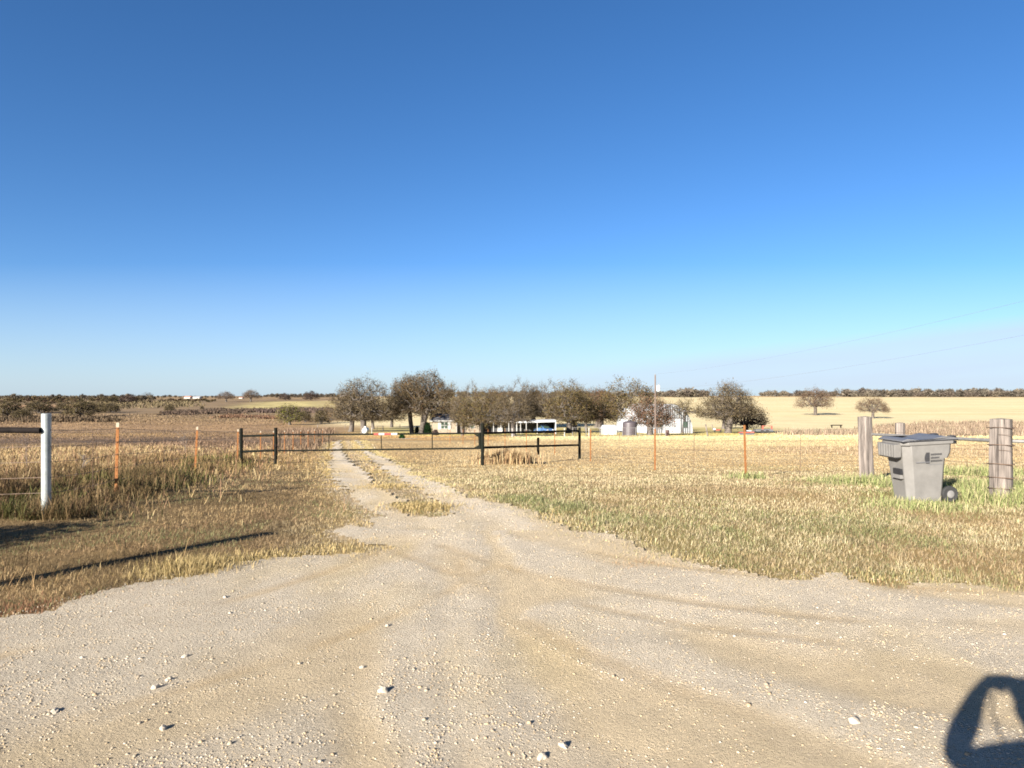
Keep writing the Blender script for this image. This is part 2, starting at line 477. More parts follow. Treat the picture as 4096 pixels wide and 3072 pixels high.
# thin strip of the drive where it bends toward the house, and the pale yard lane
def lane(name, pts, half, c):
    P = [G(X, Y) for X, Y in pts]; V = []; Fc = []
    dense = []
    for a, b in zip(P[:-1], P[1:]):
        for k in range(12): dense.append(a.lerp(b, k/12))
    dense.append(P[-1])
    for i, p in enumerate(dense):
        d = (dense[min(i+1, len(dense)-1)]-dense[max(i-1, 0)]); n = Vector((-d.y, d.x, 0)).normalized()
        for s in (-1, -.33, .33, 1):
            h = half*(1+.25*math.sin(i*1.7+s)+.15*math.sin(i*.6))
            q = p+n*s*h
            V.append((q.x, q.y, float(hz(q.x, q.y))+.03))
    for i in range(len(dense)-1):
        for k in range(3): Fc.append((i*4+k, i*4+k+1, (i+1)*4+k+1, (i+1)*4+k))
    V = np.array(V); Cc = np.tile(np.array(c), (len(V), 1))*(.9+.2*rng.random((len(V), 1)))
    o = fast_mesh(name, V, np.array(Fc), M['ground'], Cc)
    return tag(o, kind='structure')
lane('farm_lane', [(1480,1759),(1540,1757),(1600,1756),(1660,1754),(1760,1751),(1900,1749)], .7, A(222,208,184))
lane('yard_lane', [(1900,1746),(2050,1745),(2200,1744),(2420,1744),(2560,1745)], 1.5, A(182,172,158))

# ------------------------------------------------------------------ gravel stones
t = (1+5**.5)/2
ICO = np.array([(-1,t,0),(1,t,0),(-1,-t,0),(1,-t,0),(0,-1,t),(0,1,t),(0,-1,-t),(0,1,-t),(t,0,-1),(t,0,1),(-t,0,-1),(-t,0,1)])/math.hypot(1,t)
ICF = np.array([(0,11,5),(0,5,1),(0,1,7),(0,7,10),(0,10,11),(1,5,9),(5,11,4),(11,10,2),(10,7,6),(7,1,8),(3,9,4),(3,4,2),(3,2,6),(3,6,8),(3,8,9),(4,9,5),(2,4,11),(6,2,10),(8,6,7),(9,8,1)])
def road_z(x, y):
    a = streaks(x, y); g = sstep(.40, .60, vnoise(a*1.7, a*0+.5, 51)*.55+fbm(x/1.3, y/1.3, 52)*.45)
    m_, l_ = tracks(x, y)
    return hz(x, y)+.012+.012*g+.013*vnoise(a*2.6, a*0+3.5, 53)-.006*m_+.007*l_, np.clip(g+l_-m_, 0, 1)
def stones(n, ymin, ymax, smin, smax, power, seed, cover=1.0):
    r = np.random.default_rng(seed)
    y = ymin*(ymax/ymin)**(r.random(n)**1.05); x = (r.random(n)*2-1)*.80*(y+1.2)
    z, g = road_z(x, y)
    ok = (in_gravel(x, y) | ((gravel_share(x, y) > .12) & (r.random(n) < .35))) & (r.random(n) < (.22+.78*g)*cover)
    x, y, z, g = x[ok], y[ok], z[ok], g[ok]; k = len(x)
    s = smin*(smax/smin)**(r.random(k)**power)
    s = np.maximum(s, y*.0007)
    V = ICO[None]*(1+.28*(r.random((k, 12, 1))-.5)*2)
    sc = np.stack([s*(.8+.5*r.random(k)), s*(.8+.4*r.random(k)), s*(.45+.35*r.random(k))], 1)
    V = V*sc[:, None, :]
    a = r.random(k)*2*PI; ca, sn = np.cos(a), np.sin(a)
    Vx = V[:, :, 0]*ca[:, None]-V[:, :, 1]*sn[:, None]; Vy = V[:, :, 0]*sn[:, None]+V[:, :, 1]*ca[:, None]
    V = np.stack([Vx, Vy, V[:, :, 2]], 2)+np.stack([x, y, z+sc[:, 2]*.45], 1)[:, None, :]
    base = np.array([A(222,204,176), A(228,216,196), A(206,182,148), A(200,184,160), A(220,194,156)])*.92
    C = base[r.integers(0, 5, k)]*(.85+.3*r.random((k, 1)))
    return V.reshape(-1, 3), (ICF[None]+(np.arange(k)*12)[:, None, None]).reshape(-1, 3), np.repeat(C, 12, 0)
parts = [stones(150000, 2.6, 13, .0026, .0078, 1.25, 1), stones(3000, 2.6, 22, .007, .015, 2.6, 2), stones(26000, 8, 60, .006, .015, 1.5, 3)]
off = 0; VV = []; FF = []; CC = []
for v, f, c in parts:
    VV.append(v); FF.append(f+off); CC.append(c); off += len(v)
gs = fast_mesh('gravel', np.concatenate(VV), np.concatenate(FF), M['stone'], np.concatenate(CC))
tag(gs, 'loose pale limestone gravel spread over the road mouth and the drive', kind='stuff')

# the larger rocks one can pick out
ROCKS = [(1535,2795,.036,'largest white rock, alone on the packed dirt low in the middle of the gravel'),
         (740,2655,.026,'white rock with a smaller dark one behind it on the gravel at lower left'),
         (222,2880,.030,'white rock on the dirt near the lower left corner of the picture'),
         (620,2785,.028,'white rock lying in a short line of three on the lower left gravel'),
         (672,2752,.024,'pale angular rock just up and right of another white rock at lower left'),
         (655,2940,.028,'white rock at the bottom edge left of centre on bare dirt'),
         (2255,3005,.030,'cream rock with pink tint close to the bottom edge right of centre'),
         (2172,3050,.034,'broad white rock cut by the bottom edge of the picture'),
         (3420,2922,.034,'pale rounded rock on the dirt left of the photographer shadow'),
         (1548,2527,.024,'small white rock high on the smooth gravel below the drive mouth'),
         (1450,2690,.024,'pinkish white rock on the gravel above the largest white rock'),
         (902,2410,.026,'pale rock near the grass corner at the left verge')]
for i, (X, Y, r, lab) in enumerate(ROCKS):
    r *= .70
    g = G(X, Y); x, y = g.x, g.y
    z = float(road_z(np.array([x]), np.array([y]))[0][0])
    rr = np.random.default_rng(100+i)
    import bmesh
    bm = bmesh.new(); bmesh.ops.create_icosphere(bm, subdivisions=2, radius=1)
    ax = Vector(rr.normal(size=3)).normalized()
    for v in bm.verts:
        p = v.co; k = 1+.22*math.sin(3*p.dot(ax)+i)+.34*(rr.random()-.5)
        v.co = Vector((p.x*r*1.2*k, p.y*r*k, p.z*r*.75*k))
    me = bpy.data.meshes.new('rock'); bm.to_mesh(me); bm.free()
    ca = me.color_attributes.new('Col', 'FLOAT_COLOR', 'POINT')
    c = A(216,202,182); ca.data.foreach_set('color', [q for _ in me.vertices for q in (*c, 1)])
    me.materials.append(M['stone'])
    o = bpy.data.objects.new('rock', me); col.objects.link(o)
    o.location = (x, y, z+r*.22); o.rotation_euler = (rr.random(), rr.random()*.4, rr.random()*6)
    tag(o, lab, 'rock', 'larger rocks lying on the gravel')

# ------------------------------------------------------------------ grass blades
def blades(x, y, z, h, w, lean, C, seed, curl=.5):
    """bent blades, two segments"""
    r = np.random.default_rng(seed); k = len(x)
    a = r.random(k)*2*PI; dx, dy = np.cos(a), np.sin(a)
    b = a+PI/2+(r.random(k)-.5)*1.2; wx, wy = np.cos(b)*w/2, np.sin(b)*w/2
    mz = h*.55*np.cos(lean*.6); mo = h*.55*np.sin(lean*.6)
    tz = mz+h*.45*np.cos(np.minimum(lean*1.3+curl*r.random(k), 1.9)); to = mo+h*.45*np.sin(lean*1.3)
    P = np.zeros((k, 5, 3))
    P[:, 0] = np.stack([x-wx, y-wy, z-.01], 1); P[:, 1] = np.stack([x+wx, y+wy, z-.01], 1)
    P[:, 2] = np.stack([x+dx*mo+wx*.8, y+dy*mo+wy*.8, z+mz], 1); P[:, 3] = np.stack([x+dx*mo-wx*.8, y+dy*mo-wy*.8, z+mz], 1)
    P[:, 4] = np.stack([x+dx*to, y+dy*to, z+np.maximum(tz, .01)], 1)
    idx = (np.arange(k)*5)[:, None]
    return P.reshape(-1, 3), idx+np.array([[0,1,2,3]]), idx+np.array([[3,2,4]]), np.repeat(C, 5, 0)
def green_at(x, y):
    """patches where green grass shows"""
    g = np.zeros(len(x))
    for X, Y, rx, ry, s in ((1950,1955,110,.5,.5),(2100,2000,130,.7,.9),(2260,2035,150,.8,1.0),(2420,2080,170,.9,.8),(2640,2110,180,.9,.45),(2900,2150,300,1.2,.30),(3350,1935,90,.8,.8),(3470,1930,100,.7,1.1),
                      (3560,1975,120,.6,.9),(3700,2030,180,.7,.5),(3880,1930,110,1.0,1.2),(3920,1990,120,.7,.9),(4060,1985,120,.9,1.1),(2992,1905,50,.7,1.0),(3100,1870,160,2,.35),(3500,2150,500,1.6,.30)):
        p = G(X, Y); sx_ = rx/F*p.y
        g = np.maximum(g, s*np.exp(-((x-p.x)/sx_)**2-((y-p.y)/ry)**2))
    return np.clip(g*(.5+fbm(x/.5, y/.5, 61)), 0, 1)
def palette(k, cols, seed, jitter=.17):
    r = np.random.default_rng(seed)
    c = np.array([A(*q, k=1.58) for q in cols])
    c = c*.84+c.mean(1, keepdims=True)*.16
    return c[r.integers(0, len(c), k)]*(1-jitter+2*jitter*r.random((k, 1)))
def scatter(n, ymin, ymax, spread, seed, p=1.0):
    r = np.random.default_rng(seed)
    y = ymin*(ymax/ymin)**(r.random(n)**p); x = (r.random(n)*2-1)*spread*(y+1)
    return x, y, r
FENCE = lambda y: -6.15-.27*(y-9.7)       # x of the left fence line
# mowed grass of the verges and around the gate
x, y, r = scatter(900000, 3.6, 62, .84, 11, .95)
gs_ = gravel_share(x, y); ok = gs_ < .98
dens = .25+.9*fbm(x/.5, y/.5, 62)+.25*green_at(x, y)
clump = fbm(x/.22, y/.22, 93, 3)
dens = dens*(1-.9*sstep(.0, .95, gs_+(.5-clump)*1.5)*(gs_ > 0))*(1-.95*(gs_ > .6)*(clump < .54))*(1-.5*sstep(.58, .70, fbm(x/.9, y/.9, 94)))
ok &= r.random(len(x)) < dens
x, y = x[ok], y[ok]; k = len(x)
X, Yp = photo(x, y, hz(x, y))
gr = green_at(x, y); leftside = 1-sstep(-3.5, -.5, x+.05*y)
h = (.035+.06*r.random(k))*(.6+.9*fbm(x/.6, y/.6, 63))*(1+.6*gr)*(1-.55*sstep(10, 26, y))*(1-.12*leftside)
w = np.maximum(.0032, .00052*y)*(.7+.6*r.random(k))
C = palette(k, [(232,212,162),(222,200,148),(210,188,134),(238,218,172),(206,178,130)], 12)
Cl = palette(k, [(180,150,102),(164,134,86),(142,118,74),(192,164,112),(124,98,64)], 13)
Cg = palette(k, [(158,162,98),(140,150,84),(172,170,108),(184,178,122)], 14)
Cb = palette(k, [(176,140,96),(160,126,86),(188,150,106)], 15)
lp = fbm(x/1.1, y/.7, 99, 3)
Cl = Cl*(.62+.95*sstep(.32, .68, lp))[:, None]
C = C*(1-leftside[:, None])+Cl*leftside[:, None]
bmask = sstep(.52, .66, fbm(x/1.6, y/1.6, 64))[:, None]*.55
C = C*(1-bmask)+Cb*bmask
olive = (sstep(.45, .65, fbm(x/.9, y/.9, 65))*.38*(1-sstep(13, 22, y)))
gm = np.where(r.random(k) < np.clip(gr+olive, 0, .92), 1.0, 0.0)[:, None]
C = C*(1-gm)+Cg*gm
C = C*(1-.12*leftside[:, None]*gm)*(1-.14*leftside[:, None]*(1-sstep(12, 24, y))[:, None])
lean = .75+.8*r.random(k)
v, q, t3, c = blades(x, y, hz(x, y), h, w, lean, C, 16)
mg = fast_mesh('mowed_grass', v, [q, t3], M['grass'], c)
tag(mg, 'short dry mowed grass with green patches on the verges of the drive', kind='stuff')

# taller tufts along the gravel edge, in the middle of the drive and round the posts
def ring_pts(poly, n, sd, seed, off=0):
    r = np.random.default_rng(seed); P = []
    seg = np.hypot(*np.diff(poly, axis=0).T); cum = np.concatenate([[0], np.cumsum(seg)])
    s = r.random(n)*cum[-1]; i = np.clip(np.searchsorted(cum, s)-1, 0, len(seg)-1); f = (s-cum[i])/seg[i]
    p = poly[i]*(1-f[:, None])+poly[i+1]*f[:, None]
    return p[:, 0]+r.normal(size=n)*sd, p[:, 1]+r.normal(size=n)*sd
TX = []; TY = []; TH = []; TK = []
for poly, n, sd, hh, kk in ((wl[1:], 15000, .18, .055, 0), (wr[:-1], 20000, .27, .075, 1), (wi, 9000, .22, .05, 0), (wr[:-1], 16000, .55, .035, 1), (wl[1:], 12000, .45, .03, 0)):
    a, b = ring_pts(poly, n, sd, n)
    cl = fbm(a/.4, b/.4, 71)
    s = (cl > .47) if sd < .4 else (cl > .56)
    TX.append(a[s]); TY.append(b[s]); TH.append(hh*(.4+1.6*(cl[s]-.4))); TK.append(np.full(s.sum(), kk))
# bushy yellow tuft at the left corner, worn tufts on the gravel
for X, Y, n, sd, hh, kk in ((800,2280,2000,.20,.12,0),(700,2300,900,.25,.08,0),(1070,2235,700,.2,.07,0),(1320,2210,800,.25,.05,0),
                         (1690,2035,1800,.3,.08,0),(1560,1950,900,.35,.06,0),(1500,1890,700,.5,.05,0),
                         (1868,2668,140,.06,.018,3),(1855,2662,100,.05,.018,3),(2060,2618,120,.09,.014,3),(2110,2610,90,.07,.015,3),(1630,2640,110,.1,.012,3),
                         (480,2395,420,.16,.03,4),(90,2440,600,.2,.04,4),(2540,2270,260,.18,.04,3),(3560,2352,240,.25,.03,3),
                         (3470,1935,900,.35,.22,2),(3850,1960,1500,.45,.26,2),(3900,1900,1400,.6,.28,2),(4050,2010,1300,.4,.26,2),(3620,2020,700,.35,.13,2),(3740,2030,700,.3,.12,2),(3580,1950,500,.3,.16,2),
                         (3345,1925,400,.4,.14,2),(2990,1915,260,.2,.2,2),(4200,1950,900,.6,.28,2)):
    p = G(X, Y); r = np.random.default_rng(X*7+Y)
    TX.append(p.x+r.normal(size=n)*sd); TY.append(p.y+r.normal(size=n)*sd*.8); TH.append(hh*(.5+r.random(n))); TK.append(np.full(n, kk))
x = np.concatenate(TX); y = np.concatenate(TY); h = np.concatenate(TH); kk = np.concatenate(TK).astype(int); k = len(x)
P5 = [palette(k, s, 80+i) for i, s in enumerate(([(204,176,112),(190,160,96),(216,188,124),(160,140,76)], [(224,200,138),(206,180,116),(176,168,96),(216,186,124)],
      [(158,166,94),(138,152,80),(178,178,112),(206,192,136)], [(176,134,84),(160,116,70),(196,156,104)], [(150,96,66),(170,116,80),(186,140,96)]))]
C = np.choose(kk[:, None], P5)
r = np.random.default_rng(5)
v, q, t3, c = blades(x, y, hz(x, y)+.01, h, np.maximum(.004, .0007*y), .3+1.0*r.random(k), C, 17)
tg = fast_mesh('tuft_grass', v, [q, t3], M['grass'], c)
tag(tg, 'longer grass tufts edging the gravel and growing round the posts', kind='stuff')

# pasture grass past the gate
x, y, r = scatter(190000, 20, 150, .80, 21, .8)
ok = ~in_gravel(x, y) & (r.random(len(x)) < .3+fbm(x/3, y/2, 66))
ok &= ~((y > 66) & (y < 76) & (np.abs(x+11) < 9))
x, y = x[ok], y[ok]; k = len(x); z = hz(x, y)
base = ground_color(x, y, z)*1.12
h = (.015+.06*r.random(k)*fbm(x/4, y/4, 67))*(1+.010*np.maximum(y-50, 0))
C = base*(.75+.55*r.random((k, 1)))
v, q, t3, c = blades(x, y, z, h, .0011*y*(.6+.8*r.random(k)), .3+.9*r.random(k), C, 22)
pg = fast_mesh('pasture_grass', v, [q, t3], M['grass'], c)
tag(pg, 'dry golden pasture grass beyond the gate', kind='stuff')

# tall weeds along the left fence
def weedset(n, fx, ylo, yhi, wid, hh, cols, seed, dens=.42, bend=(.2,1.1), ws=1.0, oname=None):
    r = np.random.default_rng(seed)
    y = ylo+(yhi-ylo)*r.random(n)**1.4
    x = fx(y)+r.normal(size=n)*wid
    cl = fbm(x/.8, y/.8, seed)
    ok = (cl > dens) & ~in_gravel(x, y) & ~((x < -4.8) & (y < 9.0+.9*fbm(x/.5, x/.5, 95)))
    x, y, cl = x[ok], y[ok], cl[ok]; k = len(x)
    h = hh*(.35+1.3*(cl-dens)/(1-dens)*2)*(.5+.8*r.random(k))
    return x, y, h, palette(k, cols, seed+1), bend[0]+bend[1]*r.random(k), np.maximum(.004, .0008*y)*ws
WD = [weedset(30000, lambda y: FENCE(y)-.25, 6.2, 27, .42, .24, [(130,108,62),(112,94,54),(150,120,72),(104,96,50),(172,138,86)], 201),
      weedset(60000, lambda y: FENCE(y)-2.6, 6.0, 30, 1.5, .28, [(158,126,76),(128,110,62),(178,142,90),(136,100,68)], 203, .40),
      weedset(60000, lambda y: FENCE(y)-8.0, 9.0, 46, 4.2, .20, [(206,174,116),(190,156,100),(216,188,130),(176,134,96)], 205, .36),
      weedset(14000, lambda y: FENCE(y)-.5, 9, 28, .6, .30, [(116,116,50),(104,104,44),(136,128,60)], 207, .55, ws=1.4),
      weedset(12000, lambda y: FENCE(y)-1.5-.1*y, 26, 62, 3.0, .22, [(150,118,90),(136,108,82),(170,138,104)], 209, .45, ws=1.2)]
x = np.concatenate([a[0] for a in WD]); y = np.concatenate([a[1] for a in WD]); h = np.concatenate([a[2] for a in WD])
C = np.concatenate([a[3] for a in WD])*.9; C = C*(1-.28*(y < 17)*(x < FENCE(y)+.6)*(x > FENCE(y)-3.5))[:, None]; le = np.concatenate([a[4] for a in WD]); w = np.concatenate([a[5] for a in WD])
v, q, t3, c = blades(x, y, hz(x, y), h, w, le, C, 23)
wd = fast_mesh('weeds', v, [q, t3], M['weeds'], c)
tag(wd, 'tall brown and olive weeds growing along and behind the left wire fence', kind='stuff')

# brush strips across the far pasture
def brushset(n, pts, hh, cols, seed, wpx=1.0):
    r = np.random.default_rng(seed)
    pl = wpoly(pts); lo = pl.min(0); hi = pl.max(0)
    x = lo[0]+(hi[0]-lo[0])*r.random(n); y = lo[1]+(hi[1]-lo[1])*r.random(n)
    j = (fbm(x/12, y/12, seed)-.5)*.12*y
    ok = in_poly(x, y+j, pl) & (fbm(x/5, y/5, seed+3) > .40)
    x, y = x[ok], y[ok]; k = len(x)
    return x, y, hh*(.4+.9*r.random(k))*(.4+1.1*fbm(x/8, y/8, seed+5)), palette(k, cols, seed+1, .3), .1+.8*r.random(k), .0016*y*wpx*(.6+.8*r.random(k))
brown = [(150,122,92),(132,106,80),(166,136,100),(120,98,74)]
BR = [brushset(40000, [(3110,1742),(3440,1742),(3900,1748),(4500,1748),(4500,1690),(3800,1690),(3480,1704),(3400,1728),(3110,1733)], 1.2, [(158,134,110),(142,120,98),(172,148,120)], 301, .6),
      brushset(9000, [(3040,1830),(4400,1830),(4400,1785),(3400,1783),(3040,1795)], .22, [(196,170,130),(176,148,112),(160,136,100)], 303, .5),
      brushset(9000, [(1000,1652),(1340,1652),(1340,1636),(1180,1638),(1000,1640)], 2.0, [(104,84,74),(90,74,68),(120,98,84)], 305),
      brushset(9000, [(640,1662),(760,1662),(1020,1652),(1020,1640),(880,1640),(640,1652)], 1.6, [(112,90,72),(96,80,66)], 307),
      brushset(12000, [(-500,1690),(480,1690),(380,1674),(-500,1674)], 1.6, [(112,90,64),(96,80,58)], 309),
      brushset(9000, [(1120,1748),(1290,1748),(1330,1722),(1120,1730)], 1.1, [(146,118,92),(130,104,82),(164,134,104)], 311, .6),
      brushset(5000, [(860,1672),(1120,1678),(1120,1668),(860,1664)], 1.2, [(140,104,74),(120,88,66)], 313),
      brushset(7000, [(1240,1812),(1330,1765),(1290,1758),(1100,1795),(1140,1815)], .5, [(146,120,92),(130,104,80)], 315, .6)]
BR += [brushset(60000, [(-900,1768),(1180,1768),(1130,1700),(-900,1690)], .20, [(140,114,86),(126,100,80),(158,130,92),(118,94,78)], 321, .5),
       brushset(45000, [(-900,1700),(1150,1700),(1200,1655),(-900,1655)], .45, [(150,124,90),(132,106,78),(168,140,98),(112,92,70)], 323, .55),
       brushset(16000, [(-1200,1606),(560,1606),(640,1596),(560,1588),(-1200,1584)], 3.0, [(110,96,66),(96,84,60),(124,106,76)], 325),
       brushset(6000, [(300,1640),(800,1628),(760,1606),(300,1612)], 1.8, [(124,110,74),(140,120,84),(108,94,64)], 327)]
x, y, h, C, le, w = [np.concatenate([a[i] for a in BR]) for i in range(6)]
v, q, t3, c = blades(x, y, hz(x, y), h, w, le, C*.9, 24)
br = fast_mesh('brush_undergrowth', v, [q, t3], M['weeds'], c)
tag(br, 'brown brush and dead undergrowth in strips across the pastures', kind='stuff')

# ------------------------------------------------------------------ trees
def tri_cloud(P, n_each, size, w, C, seed, droop=0.0, jit=.35):
    """thin triangles (twigs) or broad ones (leaf clumps) round points P"""
    r = np.random.default_rng(seed)
    P = np.repeat(P, n_each, 0); k = len(P)
    P = P+r.normal(size=(k, 3))*jit
    d = r.normal(size=(k, 3)); d[:, 2] = np.abs(d[:, 2])*.8-droop; d /= np.linalg.norm(d, axis=1)[:, None]
    s = r.normal(size=(k, 3)); s = s-(s*d).sum(1)[:, None]*d; s /= np.linalg.norm(s, axis=1)[:, None]
    L = (size*(.6+.8*r.random(k)))[:, None]; W = (w*(.6+.8*r.random(k)))[:, None]
    V = np.stack([P-s*W/2, P+s*W/2, P+d*L], 1)
    return V.reshape(-1, 3), np.arange(k*3).reshape(-1, 3), np.repeat(C[r.integers(0, len(C), k)]*(.75+.5*r.random((k, 1))), 3, 0)
def skeleton(seed, H, W, th, nt, low=.0, lobes=.35, fork=1, flat=1.0):
    r = np.random.default_rng(seed)
    nodes = []; par = []; plen = []
    def addn(p, pa):
        nodes.append(np.array(p, float)); par.append(pa)
        plen.append(0 if pa < 0 else plen[pa]+np.linalg.norm(nodes[-1]-nodes[pa])); return len(nodes)-1
    tops = []
    for f in range(fork):
        a = r.random()*6.28; i = addn((0.25*f*math.cos(a), .25*f*math.sin(a), 0), -1)
        p = nodes[i].copy(); lx, ly = (r.random(2)-.5)*(.5 if fork == 1 else 1.1)
        for s in range(max(2, int(th/.5))):
            p = p+np.array([lx*.3+(r.random()-.5)*.12, ly*.3+(r.random()-.5)*.12, .5]); i = addn(p, i)
        tops.append(i)
    c = np.array([nodes[tops[0]][0]*.6, nodes[tops[0]][1]*.6, th+low])
    T = []
    ph = r.random(6)*6.28
    while len(T) < nt:
        d = r.normal(size=3); d /= np.linalg.norm(d)
        if d[2] < -.06: continue
        az = math.atan2(d[1], d[0])
        lump = 1-lobes*.32+lobes*.32*(math.sin(2*az+ph[0])+math.sin(3*az+ph[1])*.7+math.sin(5*d[2]+4*az+ph[2])*.6)
        rad = (r.random()**.36)*lump
        zz = d[2]*(H-th-low)*min(rad, .90+.1*r.random())*flat
        T.append(c+np.array([d[0]*W/2*rad, d[1]*W/2*rad, zz if d[2] > 0 else zz*.6]))
    T = np.array(T); T = T[np.argsort(np.linalg.norm(T-c, axis=1))]
    ends = []
    for tp in T:
        N = np.array(nodes[2:] if len(nodes) > 3 else nodes); o = 2 if len(nodes) > 3 else 0
        pl = np.array(plen[o:])
        dist = np.linalg.norm(N-tp, axis=1)
        cost = dist+.22*pl+np.where(N[:, 2] > tp[2]+.6, .8, 0)+np.where(N[:, 2] < th*.75, 4, 0)
        i = int(np.argmin(cost))+o
        a = nodes[i]; L = np.linalg.norm(tp-a); ns = max(1, int(L/.75))
        bend = r.normal(size=3)*L*.10; bend[2] = abs(bend[2])*.6
        for s in range(1, ns+1):
            f = s/ns
            p = a*(1-f)+tp*f+bend*math.sin(PI*f)+r.normal(size=3)*.05
            i = addn(p, i)
        ends.append(i)
    n = len(nodes); cnt = np.zeros(n)
    for e in ends:
        while e >= 0: cnt[e] += 1; e = par[e]
    cnt = np.maximum(cnt, 1)
    return np.array(nodes), np.array(par), cnt, np.array(ends)
def tubes(nodes, par, rad, sel, sides):
    idx = [i for i in range(len(nodes)) if par[i] >= 0 and sel[i]]
    V = []; Fc = []
    a = np.arange(sides)*2*PI/sides
    for i in idx:
        p0 = nodes[par[i]]; p1 = nodes[i]; d = p1-p0; L = np.linalg.norm(d)
        if L < 1e-4: continue
        d = d/L; u = np.cross(d, [0.3, .2, 1] if abs(d[2]) < .9 else [1, 0, 0]); u /= np.linalg.norm(u); w = np.cross(d, u)
        ring = np.cos(a)[:, None]*u+np.sin(a)[:, None]*w
        r0 = min(rad[par[i]], rad[i]*1.35); b = len(V)*sides
        V.append(p0-d*rad[i]*.2+ring*r0); V.append(p1+ring*rad[i])
        for k in range(sides): Fc.append((b+k, b+(k+1) % sides, b+sides+(k+1) % sides, b+sides+k))
    return (np.concatenate(V) if V else np.zeros((0, 3))), np.array(Fc).reshape(-1, 4)
TWIG = [(132,116,94),(116,102,82),(148,132,108),(102,90,72)]
def crownmesh(name, seed, H, W, th, nt, leaf, twigs=9, leaves=8, twig=TWIG, leafsize=.26, fork=1, low=0, lobes=.35, r0=.034, base=.16, kk=3.15, flat=1.0):
    nodes, par, cnt, ends = skeleton(seed, H, W, th, nt, low, lobes, fork, flat)
    rad = r0*.95*cnt**.475
    # flare the foot
    rad = rad*(1+.35*np.exp(-np.maximum(nodes[:, 2], 0)/.4)*(cnt > nt*.2))
    v1, f1 = tubes(nodes, par, rad, cnt > 3, 6)
    trunk = fast_mesh(name+'_trunk', v1, f1, M['bark'], None, smooth=True, link=False)
    v2, f2 = tubes(nodes, par, rad*.8, cnt <= 3, 3)
    tc = np.array([A(*q, k=kk) for q in twig]); lc = np.array([A(*q, k=kk) for q in leaf])
    outer = nodes[cnt <= 4]
    r = np.random.default_rng(seed+5)
    Vs = [v2]; Qs = [f2]; Ts = []; Cs = [np.tile(tc[0], (len(v2), 1))]; o = len(v2)
    for (P, n, s, w, c, j) in ((outer, int(twigs*1.8), .80, .060, tc, .34), (outer[r.random(len(outer)) < .9], int(leaves*2.3), leafsize*.85, leafsize*.62, lc, .48)):
        if n == 0: continue
        v, f, cc = tri_cloud(P, n, s, w, c, seed+int(w*1000), 0, j)
        Vs.append(v); Ts.append(f+o); Cs.append(cc); o += len(v)
    crown = fast_mesh(name+'_crown', np.concatenate(Vs), [Qs[0], np.concatenate(Ts)], M['crown'], np.concatenate(Cs), link=False)
    d_ = np.hypot(nodes[:, 0], nodes[:, 1])
    return trunk, crown, np.percentile(nodes[:, 2], 99.3)+.25, 2*np.percentile(d_, 95)+.3
OLIVE = [(134,112,72),(118,98,62),(148,122,80),(106,92,60),(140,104,68)]
GREYB = [(144,126,90),(126,112,80),(152,130,92)]
RED = [(160,112,84),(146,98,74),(172,124,92),(130,96,70)]
DARK = [(92,64,48),(80,56,44),(112,74,54)]
KINDS = {
 'wide': crownmesh('oak_a', 1, 10.5, 13.0, 3.1, 430, OLIVE, 8, 9, lobes=.30, fork=1),
 'tall': crownmesh('oak_b', 2, 11.5, 14.0, 4.0, 480, OLIVE, 9, 8, lobes=.28, fork=2),
 'grey': crownmesh('oak_c', 3, 9.5, 11.0, 3.2, 380, GREYB, 10, 5, lobes=.32),
 'low': crownmesh('oak_j', 13, 9.5, 12.0, 2.0, 360, OLIVE, 8, 8, lobes=.3, low=-.2),
 'bare': crownmesh('oak_d', 4, 11.5, 10.5, 3.2, 280, GREYB, 8, 1, lobes=.38),
 'olive': crownmesh('oak_e', 5, 9.5, 10.5, 2.5, 360, [(142,126,74),(124,112,62),(158,136,86),(132,102,62)], 7, 10, lobes=.34),
 'red': crownmesh('oak_f', 6, 7.0, 8.0, 2.0, 300, RED, 8, 10, lobes=.25, leafsize=.22),
 'dark': crownmesh('oak_g', 7, 5.5, 8.5, 1.6, 220, DARK, 6, 8, twig=[(96,76,64),(80,64,54)], lobes=.4, leafsize=.24),
 'sparse': crownmesh('oak_h', 8, 6.8, 8.0, 3.8, 110, [(150,130,78),(136,118,70)], 7, 4, lobes=.35),
 'field': crownmesh('oak_i', 9, 9.0, 12.0, 2.8, 260, [(150,124,96),(138,112,86)], 9, 4, twig=[(150,126,106),(134,112,96)], lobes=.28, flat=.9, leafsize=.3),
 'bushy': crownmesh('shrub_a', 10, 5.0, 6.0, .6, 130, [(126,112,70),(110,98,62),(140,122,82)], 7, 9, low=.2, lobes=.4, fork=2, r0=.03, leafsize=.35),
 'green': crownmesh('shrub_b', 11, 4.6, 5.4, 1.1, 120, [(142,140,54),(124,126,46),(154,150,70)], 6, 9, lobes=.3, r0=.03, leafsize=.26),
 'purple': crownmesh('shrub_c', 12, 8.0, 9.0, 1.2, 150, [(104,82,78),(92,74,70),(120,96,86)], 8, 9, lobes=.3, leafsize=.5),
}
def tree(name, kind, X, Y, top, width, label, cat='tree', group=None, rot=None, at_d=None, sy=None):
    """stands on the ground the photo shows at X, Y; top and width are read in photo pixels"""
    b = G(X, Y)
    if at_d: b = Vector(((X-2048)/F*at_d, at_d, 0)); b.z = float(hz(b.x, b.y))
    trunk, crown, H, W = KINDS[kind]
    Yb = HY-(b.z-EYE)/b.y*F
    hm = (Yb-top)/F*b.y; wm = width/F*b.y
    o = thing(name, label, cat, b-Vector((0,0,.12)), group)
    o.rotation_euler = (0, 0, rot if rot is not None else random.random()*6.28)
    o.scale = (wm/W, wm/W, hm/H)
    for nm, me in (('trunk', trunk), ('crown', crown)):
        c = bpy.data.objects.new(nm, me); col.objects.link(c); c.parent = o
    return o
TG = 'oaks around the house'
